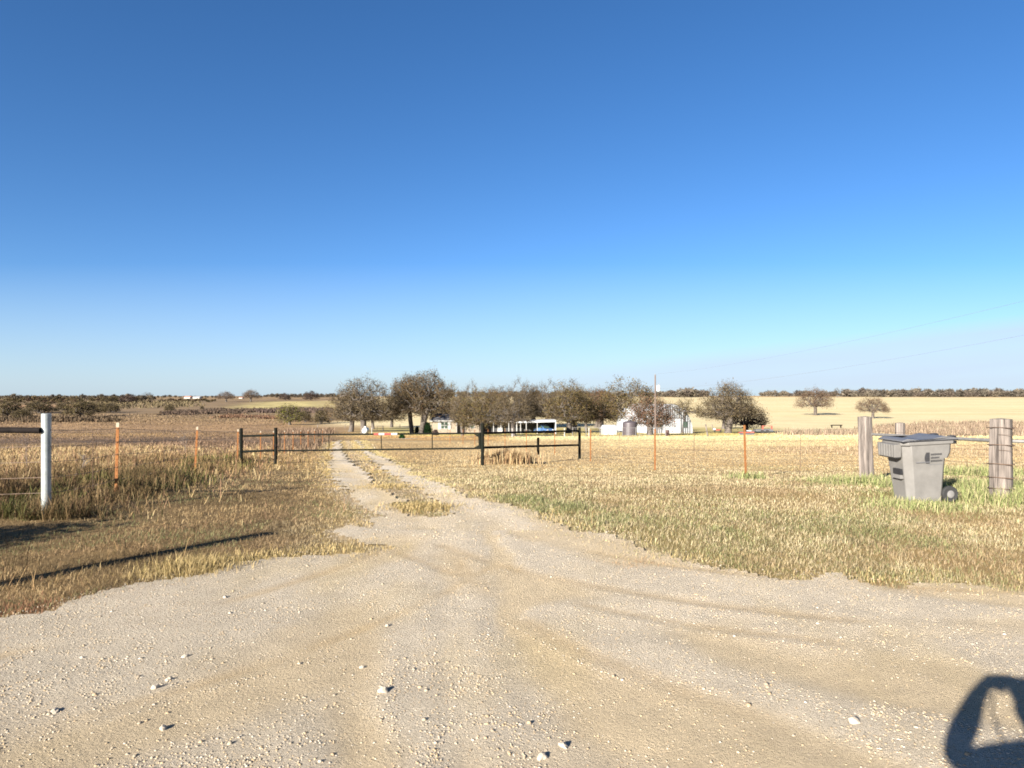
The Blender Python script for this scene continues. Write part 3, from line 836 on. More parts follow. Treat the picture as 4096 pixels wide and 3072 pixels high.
tree('oak_tree', 'wide', 1403, 1727, 1560, 200, 'olive brown oak with a forked trunk, first of the yard oaks on the left', group=TG, rot=.4)
tree('oak_tree', 'grey', 1455, 1737, 1518, 215, 'broad grey topped oak directly behind the white gas tank', group=TG, rot=2.1)
tree('oak_tree', 'wide', 1493, 1716, 1590, 130, 'small oak half hidden behind the oak over the white gas tank', group=TG, rot=3.3)
tree('oak_tree', 'olive', 1566, 1709, 1592, 120, 'small pale oak with a slim trunk in the gap before the biggest oak', group=TG, rot=1.2)
tree('oak_tree', 'tall', 1648, 1734, 1505, 220, 'big dark trunked oak just left of the tallest crown, above the farm lane', group=TG, rot=.2)
tree('oak_tree', 'tall', 1684, 1735, 1490, 285, 'widest oak with the highest crown, its trunk left of the rounded green bush', group=TG, rot=4.0)
tree('oak_tree', 'olive', 1790, 1722, 1545, 160, 'olive brown oak rising behind the roof of the tan house wing', group=TG, rot=5.0)
tree('oak_tree', 'grey', 1850, 1742, 1570, 112, 'grey oak whose trunk stands just right of the shuttered window', group=TG, rot=.9)
tree('oak_tree', 'bare', 1885, 1716, 1528, 80, 'thin wispy tree poking above the crowns left of the tall gate post', group=TG, rot=2.9)
tree('oak_tree', 'olive', 1925, 1743, 1562, 190, 'oak with rusty leaves on its trunk, directly behind the tall gate post', group=TG, rot=1.9)
tree('oak_tree', 'wide', 2010, 1716, 1550, 170, 'brown oak behind the dark porch roof', group=TG, rot=4.4)
tree('oak_tree', 'grey', 2054, 1744, 1572, 160, 'grey oak in front of the porch at the left end of the carport', group=TG, rot=5.6)
tree('oak_tree', 'bare', 2090, 1712, 1516, 110, 'bare pale grey tree sticking up highest behind the porch', group=TG, rot=.5)
tree('oak_tree', 'bare', 2185, 1712, 1522, 110, 'bare grey tree showing above the carport, right of the other bare one', group=TG, rot=3.6)
tree('oak_tree', 'wide', 2136, 1704, 1565, 150, 'dark trunked oak standing behind the carport roof', group=TG, rot=2.5)
tree('oak_tree', 'low', 1960, 1711, 1556, 165, 'broad brown oak behind the house roof, right of the tall gate post', group=TG, rot=2.7)
tree('oak_tree', 'wide', 2130, 1709, 1545, 175, 'broad crowned oak far behind the left end of the carport', group=TG, rot=5.3)
tree('oak_tree', 'wide', 2385, 1709, 1556, 150, 'low brown oak behind the gap between the thick trunk and the white shed', group=TG, rot=.9)
tree('oak_tree', 'grey', 2215, 1706, 1575, 140, 'grey brown oak behind the right end of the carport roof', group=TG, rot=1.1)
tree('oak_tree', 'olive', 2275, 1732, 1530, 200, 'olive oak with a thick trunk just right of the carport', group=TG, rot=.1)
tree('oak_tree', 'olive', 2300, 1729, 1548, 190, 'oak with a dark trunk tight beside the thick trunk right of the carport', group=TG, rot=3.9)
tree('oak_tree', 'wide', 2345, 1722, 1570, 120, 'oak with a thin straight trunk over the end pipe post of the gate', group=TG, rot=4.9)
tree('oak_tree', 'red', 2405, 1716, 1566, 165, 'rusty brown oak with a leaning forked trunk above the small white shed', group=TG, rot=.6)
tree('oak_tree', 'olive', 2512, 1729, 1522, 235, 'olive oak leaning over the left side of the round roofed barn', group=TG, rot=2.2)
tree('oak_tree', 'red', 2600, 1740, 1590, 165, 'reddish brown oak in front of the middle of the round roofed barn', group=TG, rot=1.4)
tree('oak_tree', 'sparse', 2727, 1733, 1590, 150, 'thin sparse tree with a straight trunk before the white barn doors', group=TG, rot=.8)
tree('oak_tree', 'grey', 2912, 1733, 1536, 245, 'large grey brown oak standing alone right of the round roofed barn', group=TG, rot=3.0)
tree('oak_tree', 'bare', 2893, 1716, 1560, 130, 'oak with a slim pale trunk just behind the large lone grey oak', group=TG, rot=5.2)
tree('oak_tree', 'dark', 2984, 1730, 1622, 175, 'low dark brown oak with long side limbs over the red implement', group=TG, rot=1.0)
FG = 'lone trees in the far pasture'
tree('oak_tree', 'field', 3262, 1661, 1558, 145, 'pale wide domed tree alone in the golden field, nearer the barn', group=FG, rot=.3)
tree('oak_tree', 'field', 3492, 1674, 1592, 125, 'pale tree in the golden field rising over the first timber post', group=FG, rot=2.4)
tree('oak_tree', 'bare', 3348, 1590, 1552, 34, 'slim bare tree on the skyline between the two pale field trees', group=FG)
HG = 'trees on the left skyline'
tree('oak_tree', 'field', 905, 1607, 1568, 75, 'spreading bare tree on the left skyline above the pale green field', group=HG)
tree('oak_tree', 'field', 1003, 1606, 1561, 75, 'twin trunked bare tree on the skyline, next right of the spreading one', group=HG)
tree('oak_tree', 'purple', 1141, 1600, 1573, 42, 'small round tree on the skyline above the yellow green tree', group=HG)
tree('oak_tree', 'purple', 1243, 1601, 1565, 54, 'dark purple round tree on the skyline just left of the yard oaks', group=HG)
tree('oak_tree', 'purple', 515, 1613, 1576, 62, 'dark round crowned tree on the scrub hill above the first orange post', group=HG)
tree('oak_tree', 'bare', 590, 1592, 1569, 44, 'small thin skyline tree right of the dark round crowned one', group=HG)
tree('oak_tree', 'green', 1160, 1700, 1622, 92, 'yellow green rounded little tree in the brown pasture behind the pipe posts', group='small trees in the left pasture', rot=.3)
tree('oak_tree', 'bushy', 1284, 1694, 1640, 70, 'dull olive bushy tree at the left foot of the yard oaks', group='small trees in the left pasture')
tree('oak_tree', 'bushy', 1222, 1690, 1645, 62, 'faint low bushy tree right of the yellow green tree', group='small trees in the left pasture')
SG = 'shrubs in the left pasture'
for X, Y, tp, w, lab in ((30,1668,1608,110,'brown shrub at the far left edge of the pasture'),
                         (160,1652,1610,130,'olive shrub showing behind the top of the white pipe post'),
                         (255,1645,1612,70,'first small shrub to the right of the white pipe post'),
                         (322,1668,1606,120,'widest olive shrub of the row left of the first orange post'),
                         (395,1650,1616,60,'small shrub second from the right in the row before the orange post'),
                         (447,1650,1613,75,'shrub ending the row, almost over the first orange post'),
                         (95,1676,1640,70,'low brown shrub beneath the olive one by the white pipe post'),
                         (676,1648,1620,45,'solitary dark shrub on the edge of the pale green field'),
                         (808,1636,1623,16,'tiny shrub inside the pale green field'),
                         (435,1612,1588,85,'yellowish shrub left of the dark round crowned skyline tree')):
    tree('pasture_shrub', 'bushy', X, Y, tp, w, lab, 'shrub', SG)

# evergreen bushes near the house
def leafball(name, X, Y, wpx, hpx, cols, lab, n=2600, ls=.16):
    b = G(X, Y); wm = wpx/F*b.y/2; hm = hpx/F*b.y
    r = np.random.default_rng(int(X))
    d = r.normal(size=(n, 3)); d /= np.linalg.norm(d, axis=1)[:, None]; d[:, 2] = np.abs(d[:, 2])
    P = d*(r.random(n)**.3)[:, None]*(.8+.3*fbm(d[:, 0]*2+5, d[:, 1]*2+5, 3)[:, None])*np.array([wm, wm, hm])
    cc = np.array([A(*q, k=2.6) for q in cols])
    v, f, c = tri_cloud(P, 2, ls, ls*.7, cc, int(X)+3, 0, .05)
    o = fast_mesh(name, v, f, M['crown'], c); o.location = b
    return tag(o, lab, 'bush')
leafball('evergreen_bush', 1709, 1735, 34, 46, [(40,70,34),(52,84,40),(34,58,30)], 'rounded dark green bush against the left end of the tan house')
leafball('evergreen_bush', 1668, 1734, 16, 28, [(44,60,36),(56,72,40)], 'small dark green bush showing between the trunks of the two tallest oaks')
leafball('evergreen_bush', 1608, 1754, 15, 12, [(40,90,36),(52,100,44)], 'tiny bright green bush beside the pale farm lane')
leafball('brown_bush', 1741, 1741, 26, 22, [(110,92,84),(96,80,76),(124,102,90)], 'greyish brown bush against the lower left corner of the tan wall', ls=.12)

# woods on the skyline
def far_woods(rows, seed, name, label, cols, tri=240):
    r = np.random.default_rng(seed); VV = []; CC = []
    cc = np.array([A(*q, k=2.3) for q in cols])
    for (X0, X1, d, hpx, n, vary) in rows:
        for i in range(n):
            X = X0+(X1-X0)*(i+r.random())/n; dd = d*(1+(r.random()-.5)*.12)
            h = hpx/F*dd*(1-vary+2*vary*r.random()); w = h*(.9+.6*r.random())
            x = (X-2048)/F*dd; z = float(hz(x, dd))
            q = r.normal(size=(tri, 3)); q /= np.linalg.norm(q, axis=1)[:, None]
            q *= (r.random(tri)**.4)[:, None]*np.array([w/2, w/2, h*.46])
            P = q+np.array([x, dd, z+h*.50])
            s = h*.11
            V = P[:, None, :]+r.normal(size=(tri, 3, 3))*s*np.array([1, 1, .8])
            VV.append(V.reshape(-1, 3)); c = cc[r.integers(0, len(cc))]
            CC.append(np.repeat(c[None]*(.75+.5*r.random((tri, 1))), 3, 0))
    V = np.concatenate(VV)
    o = fast_mesh(name, V, np.arange(len(V)).reshape(-1, 3), M['crown'], np.concatenate(CC))
    return tag(o, label, kind='stuff')
far_woods([(3370,4700,1050,27,150,.32),(3370,4700,1010,20,70,.3),(3040,3160,1050,20,14,.3),(3185,3240,1050,24,5,.2),(3290,3340,1080,20,5,.3),(2630,2830,980,24,26,.25),(2715,2785,960,36,5,.1),(1700,2640,1050,20,60,.3),(3140,3400,1130,12,24,.3)],
          401, 'woods_treeline', 'greyish brown band of bare woods along the right skyline', [(128,118,104),(114,106,94),(140,128,110),(120,108,96)])
far_woods([(1080,1420,980,13,46,.3),(980,1100,1050,9,20,.4),(-700,620,760,15,130,.5),(600,960,900,8,30,.5)],
          402, 'distant_treeline', 'low dark woods along the left skyline', [(112,102,88),(104,94,82),(122,110,92)])
far_woods([(-700,560,640,13,110,.5),(-700,330,560,12,80,.5),(640,860,650,10,34,.3),(-300,200,480,10,40,.5),(480,640,640,6,16,.5)],
          403, 'scrub_undergrowth', 'scrub of low dark bushes covering the hill at the far left', [(104,90,62),(90,80,56),(120,102,72),(96,76,60)])

# bare sapling by the white post and one by the second orange post
def sapling(X, Y, hpx, lab, seed, c):
    b = G(X, Y); h = hpx/F*b.y; r = random.Random(seed); mb = MB()
    def grow(p, d, L, rad, lv):
        q = p+d*L; mb.path([p, p.lerp(q, .5)+Vector((r.uniform(-.03,.03), r.uniform(-.03,.03), 0)), q], [rad, rad*.8, rad*.6], 5)
        if lv == 0: return
        for k in range(3):
            a = r.uniform(0, 6.28); t_ = r.uniform(.35, .7)
            grow(q if k else p.lerp(q, .6), (d+Vector((math.cos(a)*t_, math.sin(a)*t_, .1))).normalized(), L*r.uniform(.55, .8), rad*.6, lv-1)
    grow(b-Vector((0,0,.05)), Vector((0,0,1)), h*.38, .014, 4)
    o = mb.build('bare_sapling', c)
    return tag(o, lab, 'sapling')
sapling(108, 1880, 185, 'thin bare sapling with spreading twigs left of the white pipe post', 3, M['polewood'])
sapling(742, 1830, 120, 'wispy bare sapling just left of the second orange post', 5, M['wood'])
sapling(330, 1890, 95, 'small weedy bare stem between the white pipe post and the first orange post', 8, M['wood'])

# ------------------------------------------------------------------ fences
def tpost(parent, base, H, lean=(0,0), w=.05, tip=True, name='post'):
    mb = MB(); b = Vector(base); tp = b+Vector((lean[0], lean[1], H))
    def bar(p, q, sx_, sy_, off):
        vs = [p+Vector((off[0]+a*sx_/2, off[1]+c*sy_/2, 0)) for a, c in ((-1,-1),(1,-1),(1,1),(-1,1))] + \
             [q+Vector((off[0]+a*sx_/2, off[1]+c*sy_/2, 0)) for a, c in ((-1,-1),(1,-1),(1,1),(-1,1))]
        mb.add(vs, [(3,2,1,0),(4,5,6,7),(0,1,5,4),(1,2,6,5),(2,3,7,6),(3,0,4,7)])
    q = b.lerp(tp, .935 if tip else 1)
    bar(b-Vector((0,0,.1)), q, w, .008, (0, 0)); bar(b-Vector((0,0,.1)), q, .008, .03, (0, .019))
    for i in range(9):   # studs
        s = b.lerp(tp, .2+.075*i); mb.box(s+Vector((0,-.007,0)), (.012,.008,.02))
    o = mb.build(name, M['t_orange'], parent)
    if tip:
        mb = MB(); 
        vs = q; mb2 = mb
        def bar2(p, q_, sx_, sy_, off):
            v = [p+Vector((off[0]+a*sx_/2, off[1]+c*sy_/2, 0)) for a, c in ((-1,-1),(1,-1),(1,1),(-1,1))] + \
                [q_+Vector((off[0]+a*sx_/2, off[1]+c*sy_/2, 0)) for a, c in ((-1,-1),(1,-1),(1,1),(-1,1))]
            mb2.add(v, [(3,2,1,0),(4,5,6,7),(0,1,5,4),(1,2,6,5),(2,3,7,6),(3,0,4,7)])
        bar2(q, tp, w*1.04, .010, (0, 0)); bar2(q, tp, .010, .03, (0, .021))
        t_ = mb.build('painted_tip', M['t_white'], None)
        t_.parent = o
        # vertices were built in world space; shift into the post's space
        off_ = worldloc(o)
        for vv in t_.data.vertices: vv.co -= off_
    return tp
def strand(pts, r, sag=.0):
    out = []
    for a, b in zip(pts[:-1], pts[1:]):
        for k in range(6):
            f = k/6; p = a.lerp(b, f); p = p-Vector((0,0,sag*4*f*(1-f))); out.append(p)
    out.append(pts[-1]); return out
def gy_(x, y, h=0): return Vector((x, y, float(hz(x, y))+h))

# left fence: white pipe posts, orange steel posts, strands
b0 = gy_(-10.9, 9.45); bp = gy_(-5.35, 5.15); b1 = G(185, 2065); b2 = G(463, 1983); b3 = G(779, 1897); b4 = G(949, 1857)
f1 = thing('wire_fence', 'barbed wire fence with a white pipe post and orange steel posts on the left', 'fence', b1)
H1 = (2065-1652)/F*b1.y
for b, hh in ((b0, 1.42), (b1, H1)):
    r_ = .062
    mb = MB(); mb.lathe([(r_, -.15), (r_, hh-.005), (r_*.9, hh)], b, 24); mb.build('brace_post', M['pipe_white'], f1, smooth=True)
rp_ = MB(); rp_.lathe([(.11, -.15), (.11, 1.415), (.10, 1.42)], bp, 20)
tag(rp_.build('pipe_post', M['pipe_white'], None, smooth=True), 'lone white pipe post outside the left edge whose long shadow crosses the verge', 'post')
mb = MB()
ra = b1+Vector((-.03,-.075,H1*.838)); rb = b0+Vector((.02,-.06,1.12))
pts = [ra.lerp(rb, k/10)+Vector((0,0,.05*math.sin(PI*k/10))) for k in range(11)]
mb.path(pts, .042, 12); mb.build('brace_rail', M['pipe_dark'], f1, smooth=True)
tps = [(b2, 1.27, (.035, .0)), (b3, 1.27, (.07, .0)), (b4, 1.27, (.03, 0))]
for b, hh, l in tps: tpost(f1, b, hh, l, .052)
for i, hh in enumerate((1.17, .94, .72, .50, .28)):
    seq = [b0+Vector((.05,.05,hh)), b1+Vector((.07,0,min(hh+.06, 1.3)))] + [b+Vector((l[0]*hh, -.02, hh)) for b, h_, l in tps]
    mb = MB(); mb.path(strand(seq, .003, .02), .0038, 5)
    # barbs
    for p in strand(seq, .003, .02)[::2]:
        mb.tube(p+Vector((-.015,0,-.02)), p+Vector((.015,0,.02)), .003, n=4)
    mb.build('wire', M['wire'], f1)
for a, b in ((b1, b2), (b2, b3), (b3, b4)):
    for fr in ((.5,) if a is not b1 else (.62,)):
        p = a.lerp(b, fr); p.z = float(hz(p.x, p.y))
        mb = MB(); mb.path([p+Vector((0,0,.2)), p+Vector((.01,0,.7)), p+Vector((0,0,1.18))], .005, 5); mb.build('stay', M['wire'], f1)
# left pipe panel
p965 = G(965, 1857); p1103 = G(1103, 1858); p1930 = G(1930, 1863); p2318 = G(2318, 1836)
def post_h(base, Y0, top): return (Y0-top)/F*base.y
g1_ = thing('pipe_fence_panel', 'short green pipe fence panel between the two posts at the left end of the gate', 'fence', p965)
for b, Y0, top in ((p965, 1857, 1713), (p1103, 1858, 1712)):
    mb = MB(); mb.lathe([(.058,-.15),(.058,post_h(b,Y0,top))], b, 16); mb.build('post', M['pipe_green'], g1_, smooth=True)
for Ya, Yb in ((1744,1741),(1806,1802)):
    mb = MB(); mb.tube(at(965+8, Ya, p965.y), at(1103-8, Yb, p1103.y), .042, n=12); mb.build('rail', M['pipe_green'], g1_, smooth=True)
mb = MB(); mb.box(at(1103, 1782, p1103.y)+Vector((0,-.07,0)), (.09,.05,.10)); mb.build('latch', M['pipe_dark'], g1_)
# the gate
gt = thing('farm_gate', 'long dark pipe gate across the gravel drive with red and white tape', 'gate', p1103)
dL = p1103.y; dR = p1930.y
def gpt(X, Y): 
    f = (X-1103)/(1930-1103.0); d = 1/((1-f)/dL+f/dR); return at(X, Y, d)
mb = MB(); mb.tube(gpt(1113,1738), gpt(1500,1737), .030, n=12); mb.tube(gpt(1500,1737), gpt(1915,1733), .030, n=12); mb.build('top_rail', M['pipe_green'], gt, smooth=True)
mb = MB(); mb.tube(gpt(1113,1803), gpt(1925,1793), .030, n=12); mb.build('bottom_rail', M['pipe_green'], gt, smooth=True)
for X in (1120, 1316, 1525, 1729):
    ya = 1738-(X-1103)*.006; yb = 1803-(X-1103)*.0122
    mb = MB(); mb.tube(gpt(X, ya+2), gpt(X, yb-2), .017, n=8); mb.build('upright', M['pipe_green'], gt, smooth=True)
mb = MB(); mb.tube(gpt(1918,1730), gpt(1921,1796), .052, n=12); mb.build('hinge_stile', M['pipe_green'], gt, smooth=True)
for (X0, Y0, X1, Y1, Xm, Ym, nm) in ((1895,1737,1920,1737,1920,1752,'gusset_plate'), (1892,1793,1922,1792,1922,1776,'gusset_plate')):
    a, b_, c_ = gpt(X0,Y0), gpt(X1,Y1), gpt(Xm,Ym)
    mb = MB(); e = Vector((0,.02,0))
    mb.add([a-e,b_-e,c_-e,a+e,b_+e,c_+e], [(0,1,2),(5,4,3),(0,3,4,1),(1,4,5,2),(2,5,3,0)]); mb.build(nm, M['pipe_green'], gt)
for i, (Xa, Xb) in enumerate(((1497,1516),(1516,1538),(1538,1566),(1566,1590))):
    ya = 1737-(Xa-1500)*.0096; yb = 1737-(Xb-1500)*.0096
    mb = MB(); mb.tube(gpt(Xa, ya), gpt(Xb, yb), .041, n=14)
    o = mb.build('reflective_tape', M['tape_red'] if i % 2 == 0 else M['tape_white'], gt, smooth=True)
    o['label'] = 'red tape band' if i % 2 == 0 else 'white tape band'
# right pipe panel
g2_ = thing('pipe_fence_panel', 'dark pipe fence panel with a short middle post right of the gate', 'fence', p1930)
for b, Y0, top, rr_ in ((p1930, 1863, 1694, .06), (p2318, 1836, 1711, .06)):
    mb = MB(); mb.lathe([(rr_,-.15),(rr_,post_h(b,Y0,top))], b, 16); mb.build('post', M['pipe_green'], g2_, smooth=True)
for Ya, Yb in ((1733,1723),(1790,1780)):
    mb = MB(); mb.tube(at(1936, Ya, dR), at(2314, Yb, p2318.y), .042, n=12); mb.build('rail', M['pipe_green'], g2_, smooth=True)
fm = (2152-1930)/(2318-1930.0); dm = 1/((1-fm)/dR+fm/p2318.y)
mb = MB(); mb.tube(at(2152, 1818, dm)+Vector((0,-.09,0)), at(2152, 1750, dm)+Vector((0,-.09,0)), .05, n=12); mb.build('short_post', M['pipe_green'], g2_, smooth=True)

# right fence: orange posts, then timber brace
q1 = G(2362, 1845); q2 = G(2620, 1881); q3 = G(2984, 1913); w1 = G(3468, 1925); w2 = G(4003, 2003)
f2 = thing('wire_fence', 'wire fence of orange steel posts running from the pipe panel to the timber posts', 'fence', q2)
qs = [(q1, 1.28, (.0,0)), (q2, 1.24, (.0,0)), (q3, 1.26, (-.04,0))]
for b, hh, l in qs: tpost(f2, b, hh, l, .05, tip=False)
for i, hh in enumerate((1.15, .9, .66, .42, .2)):
    seq = [p2318+Vector((0,0,hh))]+[b+Vector((l[0]*hh, -.02, hh)) for b, h_, l in qs]+[w1+Vector((-.12,.1,hh))]
    mb = MB(); mb.path(strand(seq, .003, .02), .0030, 5); mb.build('wire', M['wire'], f2)
for X, Y0, d_ in ((2476,1862,.5),(2775,1897,.5),(3200,1910,.5)):
    p = G(X, Y0); mb = MB(); mb.path([p+Vector((0,0,.08)), p+Vector((.02,0,1.15))], .006, 5); mb.build('stay', M['wire'], f2)
# timber posts and pipe rail
f3 = thing('timber_brace', 'thick weathered timber posts joined by a grey pipe behind the rubbish bin', 'fence', w1)
def timber(b, H, r, seed, leanx=0, name='timber_post'):
    r_ = random.Random(seed); mb = MB(); n = 20; rows = 18; vs = []; fs = []
    ph = [r_.uniform(0, 6.28) for _ in range(6)]
    for i in range(rows):
        f = i/(rows-1); z = -.15+(H+.15)*f
        for k in range(n):
            a = 2*PI*k/n
            rr_ = r*(1+.05*math.sin(2*a+ph[0])+.035*math.sin(5*a+ph[1])+.03*math.sin(9*a+ph[2]+z)+.02*math.sin(7*z+3*a+ph[3])+.06*(1-f)*.6)
            rr_ *= 1-.05*f
            vs.append(b+Vector((math.cos(a)*rr_+leanx*f, math.sin(a)*rr_, z)))
    for i in range(rows-1):
        for k in range(n): fs.append((i*n+k, i*n+(k+1) % n, (i+1)*n+(k+1) % n, (i+1)*n+k))
    top = len(vs); vs.append(b+Vector((leanx, 0, H+.015)))
    for k in range(n): fs.append(((rows-1)*n+k, (rows-1)*n+(k+1) % n, top))
    mb.add(vs, fs)
    return mb.build(name, M['wood'], f3, smooth=True)
hw1 = (1925-1668)/F*w1.y; hw2 = (2003-1674)/F*w2.y
timber(w1, hw1, .145, 1, -.05); timber(w2, hw2, .165, 2)
w3 = Vector(((3600-2048)/F*15.5, 15.5, 0)); w3.z = float(hz(w3.x, w3.y)); timber(w3, (HY+ (EYE-w3.z)/15.5*F -1692)/F*15.5, .10, 3)
mb = MB(); mb.tube(at(3480, 1737, w1.y), at(4000, 1764, w2.y)+Vector((0,.05,0)), .030, n=12); mb.build('brace_pipe', M['galv'], f3, smooth=True)
e2 = Vector((w2.x+3.2, w2.y-1.6, w2.z))
mb = MB(); mb.tube(at(4010, 1764, w2.y)+Vector((.1,.02,0)), Vector((e2.x, e2.y, at(4003,1764,w2.y).z)), .030, n=12); mb.build('brace_pipe', M['galv'], f3, smooth=True)
timber(e2, 1.25, .15, 4)
for hh in (1.21, .93, .62, .40, .22):      # wire wrapped round the timber post
    mb = MB(); pts = [w2+Vector((math.cos(a)*.184, math.sin(a)*.184, hh+.008*math.sin(2*a))) for a in np.linspace(0, 2*PI, 25)]
    mb.path(pts, .006, 5); mb.build('wrapped_wire', M['wire'], f3)
for hh in (1.1, .85, .62, .4):
    mb = MB(); mb.path(strand([w1+Vector((.1,-.14,hh)), w2+Vector((-.12,-.15,hh)), e2+Vector((-.1,-.15,hh))], .003, .02), .003, 5); mb.build('wire', M['wire'], f3)

# drive-side fences past the gate
def small_fence(pts, lab, H=1.22, tip=True):
    bs = [G(X, Y) for X, Y in pts]
    f = thing('wire_fence', lab, 'fence', bs[0])
    for b in bs: tpost(f, b, H, (0,0), .040, tip=tip)
    for hh in (1.1, .75, .4):
        mb = MB(); mb.path([b+Vector((0,-.02,hh)) for b in bs], .0045, 4); mb.build('wire', M['wire'], f)
small_fence([(1042,1838),(1094,1826),(1138,1815),(1172,1806),(1203,1798),(1232,1790),(1258,1783),(1290,1775)], 'row of small orange posts with pale tips along the left side of the drive')
small_fence([(2318,1832),(2219,1820),(2105,1808),(2020,1797),(1952,1788),(1899,1782),(1852,1778),(1800,1773)], 'row of orange posts leading from the pipe panel away to the house', 1.24, False)
# rail fence far behind the yard
bs = [G(X, 1713) for X in (1270,1380,1490,1600)]
ff = thing('pasture_fence', 'low faint fence behind the yard oaks left of the house', 'fence', bs[0])
for b in bs: mb = MB(); mb.box(b+Vector((0,0,.5)), (.14,.14,1.2)); mb.build('post', M['wood'], ff)
mb = MB(); mb.path([b+Vector((0,0,.9)) for b in bs], .03, 5); mb.path([b+Vector((0,0,.45)) for b in bs], .03, 5); mb.build('rail', M['wood'], ff)

# tall dry grass clump right of the gate post
r = np.random.default_rng(77); p = G(2015, 1857); n = 2600
x = p.x+r.normal(size=n)*.42+.1; y = p.y+r.normal(size=n)*.25
C = palette(n, [(226,200,148),(210,180,126),(196,160,108),(170,132,90)], 78)
v, q, t3, c = blades(x, y, hz(x, y), .30+.38*r.random(n), np.full(n, .022), .1+.5*r.random(n), C, 79)
o = fast_mesh('grass_clump', v, [q, t3], M['grass'], c); tag(o, 'tall dry tan grass clump just right of the gate hinge post', 'grass clump')

# ------------------------------------------------------------------ rubbish bin
BT = Matrix.Translation(Vector((6.30, 11.02, float(hz(6.4, 11.3))+.0))) @ Matrix.Rotation(math.radians(2), 4, 'Z') @ Matrix.Rotation(math.radians(-3.0), 4, 'Y') @ Matrix.Rotation(math.radians(1.0), 4, 'X')
rb_ = thing('rubbish_bin', 'grey wheeled rubbish bin with a dark printed logo, standing by the timber posts', 'rubbish bin', BT.translation)
L, W_, Hb = .78, .64, .98      # x = length (front at left), y = width away from the viewer
def ring(z, x0, x1, y0, y1, ch):
    return [(x0+ch,y0,z),(x1-ch*.6,y0,z),(x1,y0+ch*.6,z),(x1,y1-ch*.6,z),(x1-ch*.6,y1,z),(x0+ch,y1,z),(x0,y1-ch,z),(x0,y0+ch,z)]
def loft(mb, rings, T):
    vs = [p for r_ in rings for p in r_]; n = len(rings[0]); fs = []
    for i in range(len(rings)-1):
        for k in range(n): fs.append((i*n+k, i*n+(k+1) % n, (i+1)*n+(k+1) % n, (i+1)*n+k))
    fs += [tuple(reversed(range(n))), tuple(range((len(rings)-1)*n, len(rings)*n))]
    mb.add(vs, fs, T)
mb = MB()
loft(mb, [ring(-.03,.10,.66,.07,.57,.08), ring(.12,.09,.665,.06,.58,.09), ring(.60,.045,.70,.02,.62,.10), ring(.70,.035,.71,.012,.628,.10),
          ring(.705,.035,.76,.010,.63,.10), ring(.80,.03,.80,.006,.634,.10), ring(Hb,.012,.81,0,.64,.10)], BT)
body = mb.build('body', M['bin'], rb_, smooth=True, bevel=.008)
mb = MB(); loft(mb, [ring(Hb-.045,-.02,.84,-.022,.662,.09), ring(Hb,-.025,.845,-.025,.665,.09), ring(Hb+.012,-.01,.83,-.012,.65,.09)], BT)
mb.build('rim', M['bin'], rb_, smooth=True, bevel=.005)
mb = MB()    # ribbed lip on the front
mb.box((-.055, .32, Hb-.13), (.11, .46, .21), BT, taper=1.08)
for k in range(6): mb.box((-.116, .14+.072*k, Hb-.13), (.012, .018, .20), BT)
mb.build('front_lip', M['bin'], rb_, bevel=.006)
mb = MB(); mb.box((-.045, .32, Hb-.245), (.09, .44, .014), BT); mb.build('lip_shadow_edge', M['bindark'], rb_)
mb = MB()    # lid: two raised halves and a valley
prof = [(-.03,.02),(-.03,.045),(.05,.075),(.20,.055),(.36,.03),(.50,.06),(.66,.092),(.80,.066),(.86,.05),(.86,.02)]
mb.prism([(x_, Hb+.012+z_-.02) for x_, z_ in prof], -.015, .655, BT)
mb.build('lid', M['binlid'], rb_, smooth=True, bevel=.006)
mb = MB(); mb.prism([(x_, Hb+.012+z_) for x_, z_ in ((-.035,0),(-.035,.012),(.87,.012),(.87,0))], -.03, .67, BT); mb.build('lid_edge', M['bindark'], rb_)
mb = MB(); mb.tube((.875,.06,Hb-.04), (.875,.58,Hb-.04), .022, n=10, T=BT); mb.box((.85,.07,Hb-.035),(.09,.05,.05),BT); mb.box((.85,.57,Hb-.035),(.09,.05,.05),BT); mb.box((.85,.10,Hb+.055),(.09,.1,.035),BT); mb.box((.85,.54,Hb+.055),(.09,.1,.035),BT)
mb.build('handle', M['bindark'], rb_, bevel=.004)
for yv in (.015, .60):
    mb = MB(); mb.lathe([(.05,-.03),(.118,-.034),(.128,-.02),(.128,.02),(.118,.034),(.05,.03)], (.72, yv, .125), 24, BT, 'Y'); wh = mb.build('wheel', M['rubber'], rb_, smooth=True)
    mb = MB(); mb.lathe([(.03,-.038),(.062,-.03),(.062,.03),(.03,.038)], (.72, yv, .125), 16, BT, 'Y')
    hub = mb.build('hub', M['galv'], None, smooth=True); hub.parent = wh
    for vv in hub.data.vertices: vv.co -= worldloc(wh)
mb = MB(); mb.tube((.72,.03,.125),(.72,.60,.125),.014,n=8,T=BT); mb.build('axle', M['bindark'], rb_)
mb = MB(); mb.box((.30,.005,.655),(.22,.012,.012),BT); mb.build('moulded_line', M['binlid'], rb_)
# grab pocket on the front: recessed bar
mb = MB(); mb.box((.035,.25,.50),(.05,.20,.09),BT); mb.build('grab_pocket', M['bindark'], rb_)
mb = MB(); mb.box((.028,.25,.42),(.06,.24,.06),BT,taper=.7); mb.build('grab_bar', M['bin'], rb_)
